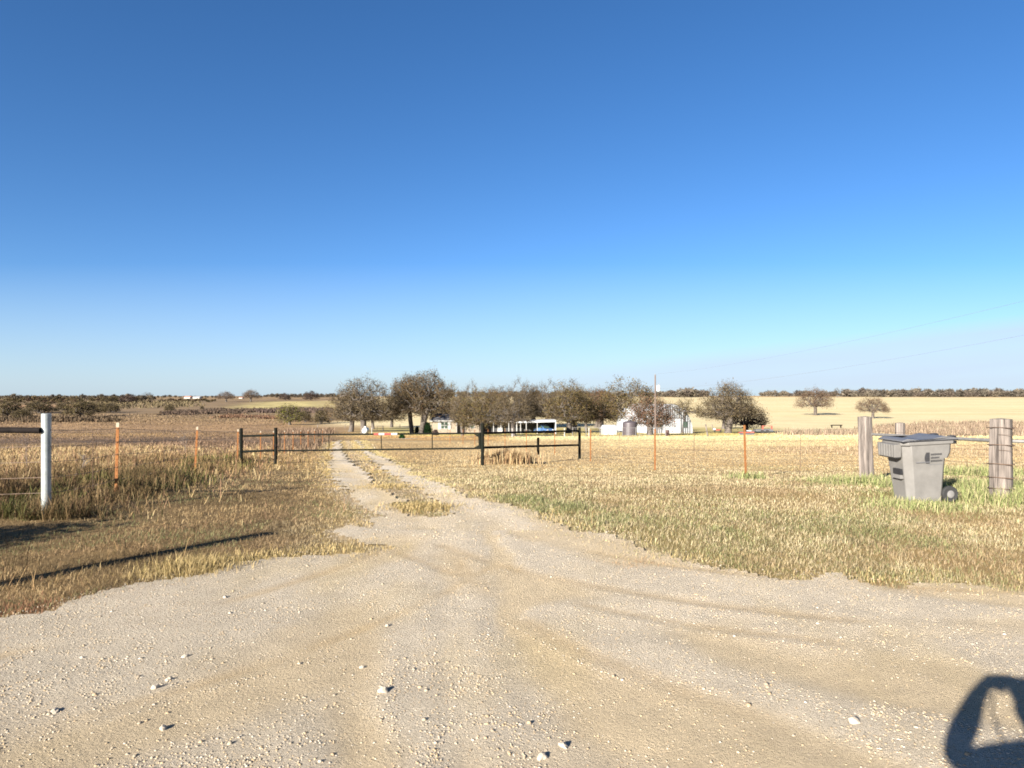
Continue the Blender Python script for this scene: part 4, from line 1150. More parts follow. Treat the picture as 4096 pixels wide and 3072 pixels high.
# printed mark on the side: emblem and three lines of lettering too small to read
mb = MB()
def mk(x0, x1, z0, z1): mb.add([(x0,-.002+.03*(1-(z0/Hb))*.75,z0),(x1,-.002+.03*(1-(z0/Hb))*.75,z0),(x1,-.002+.03*(1-(z1/Hb))*.75,z1),(x0,-.002+.03*(1-(z1/Hb))*.75,z1)], [(0,1,2,3)], BT)
ydrop = lambda z: .0
def mk(x0, x1, z0, z1):
    f = lambda z: np.interp(z, [.12,.60,.70,.705,.80,Hb], [.06,.02,.012,.010,.006,0])-.004
    mb.add([(x0,f(z0),z0),(x1,f(z0),z0),(x1,f(z1),z1),(x0,f(z1),z1)], [(0,1,2,3)], BT)
for k in range(8):
    a0, a1 = k/8, (k+1)/8; zc = .64+.18*a0; wd_ = .045*math.sin(PI*(a0*.8+.14))
    mk(.375-wd_, .415, zc-.01, .63+.18*a1)
rr_ = random.Random(4)
for z0, x1, hh in ((.758,.615,.034),(.705,.575,.032),(.652,.625,.034)):
    xx = .432
    while xx < x1:
        w_ = rr_.uniform(.010,.020); mk(xx, min(xx+w_, x1), z0+rr_.uniform(0,.004), z0+hh-rr_.uniform(0,.005)); xx += w_+.004
mb.build('printed_logo', M['binmark'], rb_)
mb = MB(); xx = .40
while xx < .62: mk(xx, xx+.010, .606, .618); xx += .015
mb.build('small_print', M['binlid'], rb_)

# ------------------------------------------------------------------ house
def gabled(mb, x0, x1, y0, y1, ze, zr, ridge='x', T=None, over=.4, hip=0):
    if ridge == 'x':
        ym = (y0+y1)/2
        vs = [(x0-over,y0-over,ze),(x1+over,y0-over,ze),(x1+over,y1+over,ze),(x0-over,y1+over,ze),(x0-over+hip,ym,zr),(x1+over-hip,ym,zr)]
        fs = [(0,1,5,4),(2,3,4,5),(1,2,5),(3,0,4),(3,2,1,0)]
    else:
        xm = (x0+x1)/2
        vs = [(x0-over,y0-over,ze),(x1+over,y0-over,ze),(x1+over,y1+over,ze),(x0-over,y1+over,ze),(xm,y0-over+hip,zr),(xm,y1+over-hip,zr)]
        fs = [(1,2,5,4),(3,0,4,5),(0,1,4),(2,3,5),(3,2,1,0)]
    mb.add(vs, fs, T)
hd = 133.0
def hx(X, d=hd): return (X-2048)/F*d
zb = float(hz(hx(1776), hd)); 
def zz(Y, d=hd): return EYE-(Y-HY)/F*d
house = thing('ranch_house', 'tan brick single storey ranch house with a grey shingle roof under the oaks', 'house', (hx(1776), hd, zb))
x0, x1 = hx(1728), hx(1825); ze = zz(1684)
mb = MB(); mb.box(((x0+x1)/2, hd+4.0, (zb-.3+ze)/2), (x1-x0, 8.0, ze-zb+.3)); mb.build('wall', M['brick'], house)
mb = MB(); gabled(mb, x0, x1, hd, hd+8, ze+.10, zz(1652, hd+4), 'x', hip=.6); rf = mb.build('roof', M['roof'], house)
mb = MB(); mb.box(((x0+x1)/2, hd-.43, ze+.02), (x1-x0+.9, .07, .20)); mb.box((x0-.44, hd+4, ze+.02), (.07, 8.8, .20)); mb.build('fascia', M['white'], house)
mb = MB()    # white gable trim at the left end
mb.add([(x0-.46,hd-.4,ze+.1),(x0-.46,hd+4,zz(1650,hd+4)),(x0-.46,hd+4,zz(1650,hd+4)-.3),(x0-.46,hd-.4,ze-.1),(x0-.52,hd-.4,ze+.1),(x0-.52,hd+4,zz(1650,hd+4)),(x0-.52,hd+4,zz(1650,hd+4)-.3),(x0-.52,hd-.4,ze-.1)],
       [(0,1,2,3),(7,6,5,4),(0,4,5,1),(1,5,6,2),(2,6,7,3),(3,7,4,0)]); mb.build('gable_trim', M['white'], house)
mb = MB(); mb.tube((x1+.1,hd-.12,zb), (x1+.1,hd-.12,ze), .06, n=8); mb.build('downpipe', M['white'], house)
def window(parent, Xa, Xb, Ya, Yb, d, mull=True, shutters=True):
    xa, xb, za, zb_ = hx(Xa, d), hx(Xb, d), zz(Yb, d), zz(Ya, d)
    mb = MB(); mb.box(((xa+xb)/2, d-.02, (za+zb_)/2), (xb-xa, .06, zb_-za)); g = mb.build('window', M['glass'], parent)
    mb = MB(); t_ = .09
    for c_, s_ in ((((xa+xb)/2, d-.07, za), (xb-xa+t_, .06, t_)), (((xa+xb)/2, d-.07, zb_), (xb-xa+t_, .06, t_)), ((xa, d-.068, (za+zb_)/2), (t_, .06, zb_-za)), ((xb, d-.068, (za+zb_)/2), (t_, .06, zb_-za))): mb.box(c_, s_)
    if mull:
        mb.box(((xa+xb)/2, d-.066, (za+zb_)/2), (.14, .05, zb_-za-t_)); mb.box(((xa+xb)/2, d-.060, (za+zb_)/2), (xb-xa-t_, .04, .07))
    fr = mb.build('frame', M['white'], None); fr.parent = g
    off_ = worldloc(g)
    for vv in fr.data.vertices: vv.co -= off_
    if shutters:
        for sx_, sg in ((xa-.3, -1), (xb+.3, 1)):
            mb = MB(); mb.box((sx_, d-.05, (za+zb_)/2), (.46, .07, zb_-za+.25))
            for k in range(9): mb.box((sx_, d-.095, za+.1+(zb_-za-.1)*k/9), (.36, .02, .04))
            mb.build('shutter', M['white'], parent)
window(house, 1764, 1792, 1688, 1715, hd)
# middle part, set back
d2 = hd+2.2; xa, xb = hx(1829, d2), hx(1928, d2); ze2 = zz(1687, d2); zb2 = float(hz(xa, d2))
mb = MB(); mb.box(((xa+xb)/2, d2+3.5, (zb2-.3+ze2)/2), (xb-xa, 7, ze2-zb2+.3)); w_ = mb.build('wall', M['brick'], house)
window(house, 1881, 1897, 1700, 1712, d2, False, False)
# porch: screened recess and posts, tree shade put into the dark wall colour
d3 = hd+4.6; xc, xd = hx(1928, d3), hx(2088, d3)
mb = MB(); mb.box(((xc+xd)/2, d3+2.3, (zb2-.3+ze2)/2), (xd-xc, 4.4, ze2-zb2+.3)); mb.build('shaded_porch_screen', M['shadewall'], house)
mb = MB(); mb.box((hx(2000,d3), d3-.05, zb2+1.05), (1.0,.08,2.1)); dr = mb.build('door', M['white'], house)
mb = MB(); mb.tube((hx(2000,d3)+.38, d3-.13, zb2+1.0),(hx(2000,d3)+.38, d3-.09, zb2+1.0), .04, n=8); k_ = mb.build('handle', M['galv'], None); k_.parent = dr
for vv in k_.data.vertices: vv.co -= worldloc(dr)
mb = MB(); gabled(mb, xa, hx(2086, d2), d2-.1, d2+7.6, ze2+.12, zz(1640, d2+4), 'x', over=.5, hip=1.5); mb.build('roof', M['roof'], house)
mb = MB(); mb.box(((xa+hx(2088,d2))/2, d2-.63, ze2+.05), (hx(2088,d2)-xa, .06, .18)); mb.build('fascia', M['white'], house)
for X in (1974, 2003, 2035, 2066):
    x_ = hx(X, d2-.3); mb = MB(); mb.box((x_, d2-.3, (zb2+ze2)/2), (.12,.12,ze2-zb2)); mb.build('porch_post', M['white'], house)
mb = MB(); mb.box((hx(2018,d2), d2+.4, zb2-.02), (hx(2088)-hx(1935), 2.6, .16)); mb.build('porch_slab', M['concrete'], house)
# chimney-ish vent pipe on the roof
mb = MB(); mb.tube((hx(1958,d2+4), d2+3.4, zz(1650,d2)), (hx(1958,d2+4), d2+3.4, zz(1632,d2)), .09, n=10); mb.build('vent_pipe', M['metalwhite'], house)

# carport
cd_ = hd-1.0; xl, xr = hx(2064, cd_), hx(2223, cd_); zc = float(hz(xl, cd_)); zt = zz(1683, cd_)
cp = thing('carport', 'open carport with a white edged flat roof and a white end wall', 'carport', ((xl+xr)/2, cd_, zc))
mb = MB(); mb.add([(xl,cd_,zz(1690,cd_)),(xr,cd_,zz(1684,cd_)),(xr,cd_+6.2,zz(1684,cd_)+.05),(xl,cd_+6.2,zz(1690,cd_)+.05),(xl,cd_,zz(1690,cd_)+.12),(xr,cd_,zz(1684,cd_)+.12),(xr,cd_+6.2,zz(1684,cd_)+.17),(xl,cd_+6.2,zz(1690,cd_)+.17)],
                  [(3,2,1,0),(4,5,6,7),(0,1,5,4),(1,2,6,5),(2,3,7,6),(3,0,4,7)]); mb.build('roof', M['metalwhite'], cp)
mb = MB(); mb.add([(xl,cd_-.1,zz(1691,cd_)-.06),(xr+.05,cd_-.1,zz(1685,cd_)-.12),(xr+.05,cd_-.02,zz(1685,cd_)-.12),(xl,cd_-.02,zz(1691,cd_)-.06),(xl,cd_-.1,zz(1687,cd_)+.05),(xr+.05,cd_-.1,zz(1680,cd_)),(xr+.05,cd_-.02,zz(1680,cd_)),(xl,cd_-.02,zz(1687,cd_)+.05)],
                  [(3,2,1,0),(4,5,6,7),(0,1,5,4),(1,2,6,5),(2,3,7,6),(3,0,4,7)]); mb.build('fascia', M['metalwhite'], cp)
for X in (2067, 2082, 2105, 2149):
    x_ = hx(X, cd_); mb = MB(); mb.box((x_, cd_+.05, (zc-.2+zz(1690,cd_))/2), (.11,.11,zz(1690,cd_)-zc+.2)); mb.build('post', M['white'], cp)
mb = MB(); mb.box((xr, cd_+3.1, (zc-.2+zz(1686,cd_))/2), (.12, 6.2, zz(1686,cd_)-zc+.2)); mb.build('end_wall', M['metalwhite'], cp)
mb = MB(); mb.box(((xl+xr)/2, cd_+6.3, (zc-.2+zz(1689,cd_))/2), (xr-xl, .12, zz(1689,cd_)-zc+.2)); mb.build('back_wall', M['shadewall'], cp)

# car under the carport
def car(name, loc, rot, lab):
    T = Matrix.Translation(Vector(loc)) @ Matrix.Rotation(rot, 4, 'Z')
    o = thing(name, lab, 'car', loc)
    mb = MB(); mb.prism([(-2.2,.35),(-2.25,.75),(-2.1,.98),(-1.5,1.02),(1.1,1.02),(2.05,.9),(2.3,.72),(2.3,.38)], -.88, .88, T); mb.build('body', M['carblue'], o, smooth=True, bevel=.06)
    mb = MB(); mb.prism([(-1.9,1.0),(-1.45,1.52),(-1.2,1.6),(.15,1.6),(.45,1.52),(1.15,1.0)], -.78, .78, T); mb.build('cabin', M['carblue'], o, smooth=True, bevel=.06)
    mb = MB(); mb.prism([(-1.7,1.04),(-1.36,1.48),(.36,1.48),(.95,1.04)], -.795, .795, T); mb.build('side_window', M['glass'], o)
    mb = MB(); mb.add([(1.165,-.68,1.04),(1.165,.68,1.04),(.50,.62,1.53),(.50,-.62,1.53)], [(0,1,2,3)], T); mb.build('windscreen', M['glass'], o)
    for sx_ in (-1.4, 1.45):
        for sy_ in (-.86, .86):
            mb = MB(); mb.lathe([(.16,-.1),(.33,-.11),(.34,-.05),(.34,.05),(.33,.11),(.16,.1)], (sx_, sy_, .34), 20, T, 'Y'); wl_ = mb.build('wheel', M['rubber'], o, smooth=True)
            mb = MB(); mb.lathe([(.05,-.12),(.2,-.1),(.2,.1),(.05,.12)], (sx_, sy_, .34), 14, T, 'Y'); rm = mb.build('rim', M['galv'], None, smooth=True); rm.parent = wl_
            for vv in rm.data.vertices: vv.co -= worldloc(wl_)
    for sy_ in (-.62, .62):
        mb = MB(); mb.box((2.28, sy_, .74), (.08,.34,.14), T); mb.build('headlight', M['chrome'], o, bevel=.02)
    return o
cx = hx(2174, cd_+2.5); car('parked_car', (cx, cd_+2.4, zc), math.radians(-58), 'blue car parked under the right end of the carport')

# ------------------------------------------------------------------ round-roofed barn
qd = 138.0; bx = hx(2688, qd); bz = float(hz(bx, qd)); qw = 91/F*qd*1.03; qh = zz(1619, qd)-bz; QL = 15.0
BT2 = Matrix.Translation(Vector((bx, qd, bz))) @ Matrix.Rotation(math.radians(19), 4, 'Z')
barn = thing('round_roofed_barn', 'white corrugated metal barn with an arched roof behind the trees', 'barn', (bx, qd, bz))
def arch(n=48, k=1.0): return [(-qw*k*math.cos(PI*i/n), qh*k*math.sin(PI*i/n)) for i in range(n+1)]
P_ = arch()
mb = MB(); mb.prism([(-qw, -.5)]+P_+[(qw, -.5)], 0, .12, BT2); mb.build('front_wall', M['metalwhite'], barn)
mb = MB(); mb.prism([(-qw, -.5)]+P_+[(qw, -.5)], QL-.3, QL-.18, BT2); mb.build('rear_wall', M['metalwhite'], barn)
mb = MB(); vs = []; fs = []
RN = 34       # hoop-wise corrugation along the length
for j in range(RN*2+1):
    y_ = -.15+(QL+.1)*j/(RN*2); kk_ = 1.012+(.009 if j % 2 else 0)
    for (x_, z_) in arch(48, kk_): vs.append((x_, y_, z_))
for j in range(RN*2):
    for i in range(48): fs.append((j*49+i, j*49+i+1, (j+1)*49+i+1, (j+1)*49+i))
mb.add(vs, fs, BT2); rf = mb.build('roof', M['metalwhite'], barn)
mb = MB(); x_ = -qw+.25
while x_ < qw-.15:
    zt_ = qh*math.sqrt(max(0, 1-(x_/qw)**2))-.12
    zlo = 3.0 if abs(x_) < 1.95 else 0.0
    if zt_ > zlo: mb.box((x_, -.05, (zlo+zt_)/2), (.17, .10, zt_-zlo), BT2)
    x_ += .50
mb.build('wall_ribs', M['metalgrey'], barn)
mb = MB(); mb.box((0, -.10, 1.5), (3.8, .1, 3.0), BT2); dr = mb.build('sliding_door', M['metalwhite'], barn)
mb = MB(); mb.box((.1, -.19, 3.05), (4.3, .1, .12), BT2); mb.build('door_track', M['metalgrey'], barn)
for xw in (-2.95, 2.95):
    mb = MB(); mb.box((xw, -.14, 1.75), (.95,.06,1.1), BT2); g = mb.build('window', M['glass'], barn)
    mb = MB()
    for dx_, dz_, sx_, sz2 in ((0,.57,1.1,.08),(0,-.57,1.1,.08),(-.5,0,.08,1.06),(.5,0,.08,1.06),(0,0,.05,1.06)): mb.box((xw+dx_, -.19, 1.75+dz_), (sx_,.05,sz2), BT2)
    fr = mb.build('frame', M['metalgrey'], None); fr.parent = g
    for vv in fr.data.vertices: vv.co -= worldloc(g)

# little white shed
sd = 122.0; sx0, sx1 = hx(2410, sd), hx(2467, sd); szb = float(hz(sx0, sd)); sze = zz(1716, sd)
shed = thing('garden_shed', 'small white gabled shed left of the black water tank', 'shed', ((sx0+sx1)/2, sd, szb))
mb = MB(); mb.box(((sx0+sx1)/2, sd+1.1, (szb-.1+sze)/2), (sx1-sx0, 2.2, sze-szb+.1)); mb.build('wall', M['metalwhite'], shed)
mb = MB(); gabled(mb, sx0, sx1, sd, sd+2.2, sze, zz(1700, sd+1), 'x', over=.14, hip=.25); mb.build('roof', M['metalwhite'], shed)
mb = MB(); mb.box((sx0+(sx1-sx0)*.62, sd-.03, (szb+sze)/2-.05), ((sx1-sx0)*.45, .05, sze-szb-.2)); dr = mb.build('door', M['metalwhite'], shed)
mb = MB()
for fx in (.02, .36, .40, .86, .98): mb.box((sx0+(sx1-sx0)*fx, sd-.06, (szb+sze)/2), (.05,.04,sze-szb)); 
mb.build('trim', M['metalgrey'], shed)
# water tank
tk = G(2519, 1741); tw = 28/F*tk.y; th_ = 57/F*tk.y
o = thing('water_tank', 'black ribbed upright water tank between the shed and the arched barn', 'water tank', tk)
mb = MB(); prof = [(tw,-.1)]
for k in range(12): prof += [(tw, th_*.88*k/12), (tw*1.02, th_*.88*(k+.5)/12)]
prof += [(tw, th_*.88), (tw*.8, th_*.96), (tw*.3, th_)]
mb.lathe(prof, tk, 32); mb.build('shell', M['tank'], o, smooth=True)
mb = MB(); mb.lathe([(.28,0),(.28,.12),(.2,.16)], tk+Vector((0,0,th_)), 16); mb.build('lid', M['bindark'], o, smooth=True)
# chain link fence
cf0 = G(2300, 1742); pts = [G(X, Y) for X, Y in ((2290,1743),(2345,1743),(2400,1743),(2490,1744),(2508,1744),(2543,1744),(2557,1744),(2640,1745),(2662,1745))]
cl = thing('chain_link_fence', 'low grey chain link fence around the yard by the shed and tank', 'fence', cf0)
mb = MB()
for b in pts:
    mb = MB(); mb.tube(b-Vector((0,0,.1)), b+Vector((0,0,1.3)), .045, n=8); mb.build('post', M['galv'], cl, smooth=True)
mb = MB(); mb.path([b+Vector((0,0,1.25)) for b in pts], .03, 6); mb.build('top_rail', M['galv'], cl, smooth=True)
mb = MB()
for a, b in zip(pts[:-1], pts[1:]):
    Ln = (b-a).length; n = max(2, int(Ln/.28))
    for i in range(n):
        p0 = a.lerp(b, i/n); p1 = a.lerp(b, (i+1)/n)
        for k in range(4):
            mb.tube(p0+Vector((0,.02,.05+.29*k)), p1+Vector((0,.02,.05+.29*(k+1))), .006, n=3, caps=False)
            mb.tube(p1+Vector((0,.02,.05+.29*k)), p0+Vector((0,.02,.05+.29*(k+1))), .006, n=3, caps=False)
mb.build('mesh', M['galv'], cl)
# tall light-grey gate post of that fence
# white yard-fence posts in front of the porch
for X, lab in ((2049,'white short post in the yard fence left of the carport, under the gate rail'), (2258,'white short post in the grass below the right end of the carport'), (2356,'white post of the yard fence just left of the white shed'), (1487,'cream short post beside the white gas tank'), (1531,'thin white post behind the red and white tape')):
    Y0 = {2049:1747, 2258:1746, 2356:1744, 1487:1737, 1531:1722}[X]; b = G(X, Y0)
    mb = MB(); mb.lathe([(.07,-.1),(.07,1.02),(.085,1.05),(.085,1.12),(.02,1.2)], b, 12); o = mb.build('marker_post', M['white'], None, smooth=True); tag(o, lab, 'post', 'short pale posts in the yard')
# propane tank seen end on
pt = G(1463, 1740); T = Matrix.Translation(pt) @ Matrix.Rotation(math.radians(96), 4, 'Z')
o = thing('gas_tank', 'white domed gas tank seen end on under the left yard oak', 'gas tank', pt)
mb = MB(); prof = [(.50*math.sin(a), -1.2-.42*math.cos(a)) for a in np.linspace(.05, PI/2, 8)]+[(.50*math.sin(a), 1.2-.42*math.cos(a)) for a in np.linspace(PI/2, PI-.05, 8)]
mb.lathe(prof, (0,0,.78), 24, T, 'X'); mb.build('shell', M['propane'], o, smooth=True)
mb = MB(); mb.lathe([(.2,0),(.2,.18),(.15,.27),(.05,.3)], (-.9,0,1.24), 16, T); mb.build('dome', M['propane'], o, smooth=True)
for xs in (-.9, .9): mb = MB(); mb.box((xs,0,.12),(.16,.7,.34),T); mb.build('leg', M['concrete'], o)
# pipe frame in the yard behind
b = G(1522, 1721); o = thing('pipe_goal', 'thin open pipe goal standing between the small oaks behind the tape', 'goal', b)
mb = MB(); wf = 1.0; mb.path([b+Vector((-wf*.8,0,0)), b+Vector((-wf*.8,0,1.05)), b+Vector((wf*.8,0,1.05)), b+Vector((wf*.8,0,0))], .045, 6); mb.build('hoop', M['pipe_dark'], o)
mb = MB(); mb.tube(b+Vector((-wf*.8,0,.5)), b+Vector((wf*.8,0,.5)), .03, n=6); mb.build('crossbar', M['pipe_dark'], o)
# rusty barrel
b = G(2669, 1744); mb = MB(); mb.lathe([(.30,-.05),(.30,.28),(.315,.3),(.30,.32),(.30,.6),(.315,.62),(.30,.64),(.30,.9),(.27,.9),(.27,.85)], b, 18); o = mb.build('steel_barrel', M['barrel'], None, smooth=True); tag(o, 'dark rusty barrel in the grass before the left side of the white barn door', 'barrel')

# utility pole, transformer and lines
ud = G(2622, 1742); ph_ = (1742-1500)/F*ud.y
o = thing('utility_pole', 'tall brown utility pole with a white transformer in front of the barn', 'utility pole', ud)
mb = MB(); mb.tube(ud-Vector((0,0,.3)), ud+Vector((-.05,0,ph_)), .16, .10, n=12); mb.build('pole', M['polewood'], o, smooth=True)
tz_ = zz(1553, ud.y); tx = (2634-2048)/F*ud.y
mb = MB(); mb.lathe([(.18,-.48),(.27,-.44),(.27,.36),(.22,.44),(.08,.5)], (tx, ud.y, tz_), 16); tr = mb.build('transformer', M['propane'], o, smooth=True)
for sx_ in (-.12, .12): 
    mb = MB(); mb.lathe([(.04,.42),(.06,.5),(.035,.6),(.05,.68),(.02,.75)], (tx+sx_, ud.y, tz_), 10); k_ = mb.build('insulator', M['galv'], None, smooth=True); k_.parent = tr
    for vv in k_.data.vertices: vv.co -= worldloc(tr)
mb = MB(); mb.box(((tx+ud.x)/2, ud.y, tz_+.1), (abs(tx-ud.x), .08, .1)); mb.build('bracket', M['galv'], o)
mb = MB(); mb.lathe([(.05,0),(.07,.1),(.04,.2)], ud+Vector((-.05,0,ph_)), 10); mb.build('top_insulator', M['galv'], o, smooth=True)
np_ = Vector((37, 19, 0)); np_.z = float(hz(37, 19))
o2 = thing('utility_pole', 'roadside utility pole carrying the two power lines out of the picture at right', 'utility pole', np_)
mb = MB(); mb.tube(np_-Vector((0,0,.3)), np_+Vector((0,0,10.6)), .19, .13, n=12); mb.build('pole', M['polewood'], o2, smooth=True)
mb = MB(); mb.lathe([(.05,0),(.07,.1),(.04,.2)], np_+Vector((0,0,10.6)), 10); mb.build('top_insulator', M['galv'], o2, smooth=True)
for lab, za, zb_ in (('upper thin power line sagging away from the barn pole to the right', ph_+.15, 10.75), ('lower thin power line sagging away from the barn pole to the right', ph_-2.2, 8.6)):
    a = ud+Vector((0,0,za)); b = np_+Vector((0,0,zb_)); pts = [a.lerp(b, k/40)-Vector((0,0,1.3*4*(k/40)*(1-k/40))) for k in range(41)]
    mb = MB(); mb.path(pts, .007, 5); w_ = mb.build('power_line', M['galv'], None); tag(w_, lab, 'power line', 'power lines from the barn pole')

# farm bits right of the barn
for X, Y0, tp, lx, lab in ((2832,1746,1697,-.35,'grey wooden post leaning left in the grass right of the barn'), (2852,1722,1697,-.25,'shorter leaning wooden post behind the first leaning one')):
    b = G(X, Y0); h_ = (Y0-tp)/F*b.y; mb = MB(); mb.tube(b-Vector((0,0,.1)), b+Vector((lx,0,h_)), .12, .1, n=8); o = mb.build('leaning_post', M['wood'], None, smooth=True); tag(o, lab, 'post', 'leaning posts right of the barn')
b = G(2868, 1727); o = thing('scrap_mower', 'small red and white mower parked left of the lone grey oak', 'mower', b)
mb = MB(); mb.box(b+Vector((.2,0,.42)), (1.1,.8,.3), taper=.85); mb.build('deck', M['red'], o, bevel=.04)
mb = MB(); mb.lathe([(.1,0),(.28,.05),(.28,.3),(.12,.42)], b+Vector((-.55,0,.4)), 12); mb.build('engine_cover', M['propane'], o, smooth=True)
for dx_ in (-.6, .7): mb = MB(); mb.lathe([(.05,-.06),(.24,-.07),(.24,.07),(.05,.06)], b+Vector((dx_,-.35,.24)), 14, None, 'Y'); mb.build('wheel', M['rubber'], o, smooth=True)
b = G(2988, 1740); o = thing('farm_implement', 'low red farm implement with a white seat under the dark oak', 'farm implement', b)
mb = MB(); mb.box(b+Vector((0,0,.42)), (2.6,.18,.16)); mb.box(b+Vector((-.9,.3,.40)), (.7,.7,.14), rot=.3); mb.box(b+Vector((1.0,.2,.46)), (.6,.8,.16), rot=-.4); mb.build('frame', M['red'], o, bevel=.02)
for k in range(6): mb = MB(); mb.lathe([(.02,-.02),(.3,-.01),(.3,.01),(.02,.02)], b+Vector((-1.0+.4*k,.15,.28)), 16, None, 'Y'); mb.build('disc', M['metalgrey'], o, smooth=True)
mb = MB(); mb.box(b+Vector((.35,.1,.72)), (.8,.5,.12), taper=.8); mb.build('seat', M['propane'], o, bevel=.03)
b = G(3052, 1733); o = thing('flatbed_trailer', 'grey flatbed trailer with two red end stakes behind the red implement', 'trailer', b)
mb = MB(); mb.box(b+Vector((0,0,.62)), (3.4,1.9,.45)); mb.box(b+Vector((-2.1,0,.45)), (1.0,.12,.12)); mb.build('bed', M['metalgrey'], o, bevel=.02)
for dx_, hh in ((-.35,.9), (1.45,.9)): mb = MB(); mb.box(b+Vector((dx_,-.8,.62+hh/2)), (.30,.14,hh)); mb.build('stake', M['red'], o)
mb = MB(); mb.box(b+Vector((.55,-.8,1.52)), (2.1,.08,.08)); mb.build('top_bar', M['red'], o)
for dx_ in (-.5, .5): mb = MB(); mb.lathe([(.1,-.1),(.36,-.11),(.36,.11),(.1,.1)], b+Vector((dx_,-1.0,.36)), 16, None, 'Y'); mb.build('wheel', M['rubber'], o, smooth=True)
b = G(3345, 1712); o = thing('feed_trough', 'dark flat topped feed trough on legs in the golden field', 'feed trough', b)
mb = MB(); mb.box(b+Vector((0,0,.75)), (3.2,.8,.16)); mb.box(b+Vector((0,-.36,.88)), (3.2,.06,.14)); mb.build('tray', M['pipe_dark'], o)
for dx_ in (-1.3, 1.3):
    mb = MB(); mb.box(b+Vector((dx_,0,.33)), (.12,.6,.72)); mb.build('leg', M['pipe_dark'], o)

# houses on the left skyline
for X, Y0, wpx, hpx, m_, lab in ((748,1591,24,11,'redroof','tiny distant house with a reddish roof on the left skyline'), (784,1591,26,9,'metalwhite','tiny distant white roofed shed right of the reddish one on the skyline'), (962,1590,14,5,'redroof','tiny low tan roof between the two skyline trees')):
    d_ = 820.0; x_ = hx(X, d_); z_ = float(hz(x_, d_)); w_ = wpx/F*d_; h_ = hpx*.62/F*d_+.8
    o = thing('farmhouse', lab, 'house', (x_, d_, z_)); 
    mb = MB(); mb.box((x_, d_+3, z_+h_*.3), (w_, 6, h_*.6)); mb.build('wall', M['white'], o)
    mb = MB(); gabled(mb, x_-w_/2, x_+w_/2, d_, d_+6, z_+h_*.6, z_+h_, 'x'); mb.build('roof', M[m_], o)

# shrub beside the road, out of the picture on the left, that shades the verge
KB = KINDS['bushy']
o = thing('roadside_shrub', 'dense brown shrub beside the road outside the left edge, shading the verge', 'shrub', gy_(-7.75, 5.75, -.1))
o.scale = (.36, .36, .33)
for nm, me in (('trunk', KB[0]), ('crown', KB[1])):
    c_ = bpy.data.objects.new(nm, me); col.objects.link(c_); c_.parent = o

# ------------------------------------------------------------------ photographer, whose shadow falls lower right
def person():
    V = []; E = []; R = []
    def v(p, r, parent=None):
        V.append(p); R.append(r)
        if parent is not None: E.append((parent, len(V)-1))
        return len(V)-1
    pel = v((.14,-.30,1.00), .16); sp = v((.13,-.28,1.16), .155, pel); ch = v((.12,-.25,1.34), .17, sp); nk0 = v((.09,-.22,1.49), .08, ch)
    nk = v((.08,-.20,1.56), .06, nk0); hd0 = v((.07,-.19,1.62), .085, nk); hd1 = v((.065,-.19,1.69), .098, hd0); hd2 = v((.065,-.20,1.77), .06, hd1)
    nose = v((.06,-.085,1.67), .018, hd1)
    for s in (-1, 1):
        k1 = v((.14+s*.10,-.30,.92), .10, pel); k2 = v((.14+s*.12,-.28,.51), .065, k1); k3 = v((.14+s*.13,-.31,.29), .060, k2); k4 = v((.14+s*.13,-.31,.09), .045, k3); k5 = v((.14+s*.15,-.14,.045), .038, k4)
    ls = v((-.07,-.24,1.46), .085, ch); l1 = v((-.19,-.20,1.43), .080, ls); le_ = v((-.29,-.13,1.43), .074, l1); l2 = v((-.20,-.085,1.57), .064, le_); lw = v((-.14,-.06,1.68), .046, l2); lh = v((-.10,-.05,1.745), .040, lw)
    rs = v((.30,-.24,1.46), .085, ch); r1 = v((.38,-.20,1.40), .078, rs); re_ = v((.42,-.13,1.36), .07, r1); r2 = v((.30,-.085,1.53), .056, re_); rw = v((.16,-.06,1.67), .036, r2); rh = v((.11,-.05,1.735), .038, rw)
    for h_, s in ((lh, 1), (rh, -1)):
        bx, by, bz = V[h_]
        for k in range(4):
            a = v((bx+s*.012, by+.002, bz+.032-.02*k), .0095, h_); b_ = v((bx+s*.035, by+.016, bz+.034-.021*k), .0085, a); v((bx+s*.058, by+.012, bz+.032-.020*k), .008, b_)
        a = v((bx+s*.012, by-.02, bz-.035), .011, h_); v((bx+s*.04, by-.025, bz-.03), .009, a)
    me = bpy.data.meshes.new('person'); me.from_pydata(V, E, [])
    me.materials.append(M['cloth'])
    o = bpy.data.objects.new('person', me); col.objects.link(o)
    sk = o.modifiers.new('skin', 'SKIN'); sk.use_smooth_shade = True
    sv = me.skin_vertices[0].data
    for i, r_ in enumerate(R): sv[i].radius = (r_, r_*(.72 if i < 4 else 1))
    sv[0].use_root = True
    ss = o.modifiers.new('sub', 'SUBSURF'); ss.levels = 2; ss.render_levels = 2
    tag(o, 'photographer in dark clothes standing at the roadside, holding up a small camera', 'person')
    mb = MB(); mb.lathe([(.06,-.02),(.104,.0),(.108,.04),(.09,.09),(.03,.115)], (.065,-.20,1.71), 18); h = mb.build('hair', M['hair'], None, smooth=True); h.parent = o
    return o
person()
mb = MB(); mb.box((-.0,-.050,1.745), (.13,.03,.085)); o = thing('compact_camera', 'small black compact camera held up in both hands', 'camera', (.01,-.055,1.70)); mb.build('camera_body', M['bindark'], o, bevel=.005)
mb = MB(); mb.lathe([(.024,-.01),(.024,.008),(.018,.012)], (.01,-.032,1.70), 16, None, 'Y'); mb.build('lens_barrel', M['galv'], o, smooth=True)
mb = MB(); mb.path([(-.045,-.05,1.68),(-.06,-.06,1.60),(-.03,-.07,1.50),(.02,-.06,1.42),(.03,-.05,1.38)], .006, 6); mb.build('strap', M['bindark'], o, smooth=True)

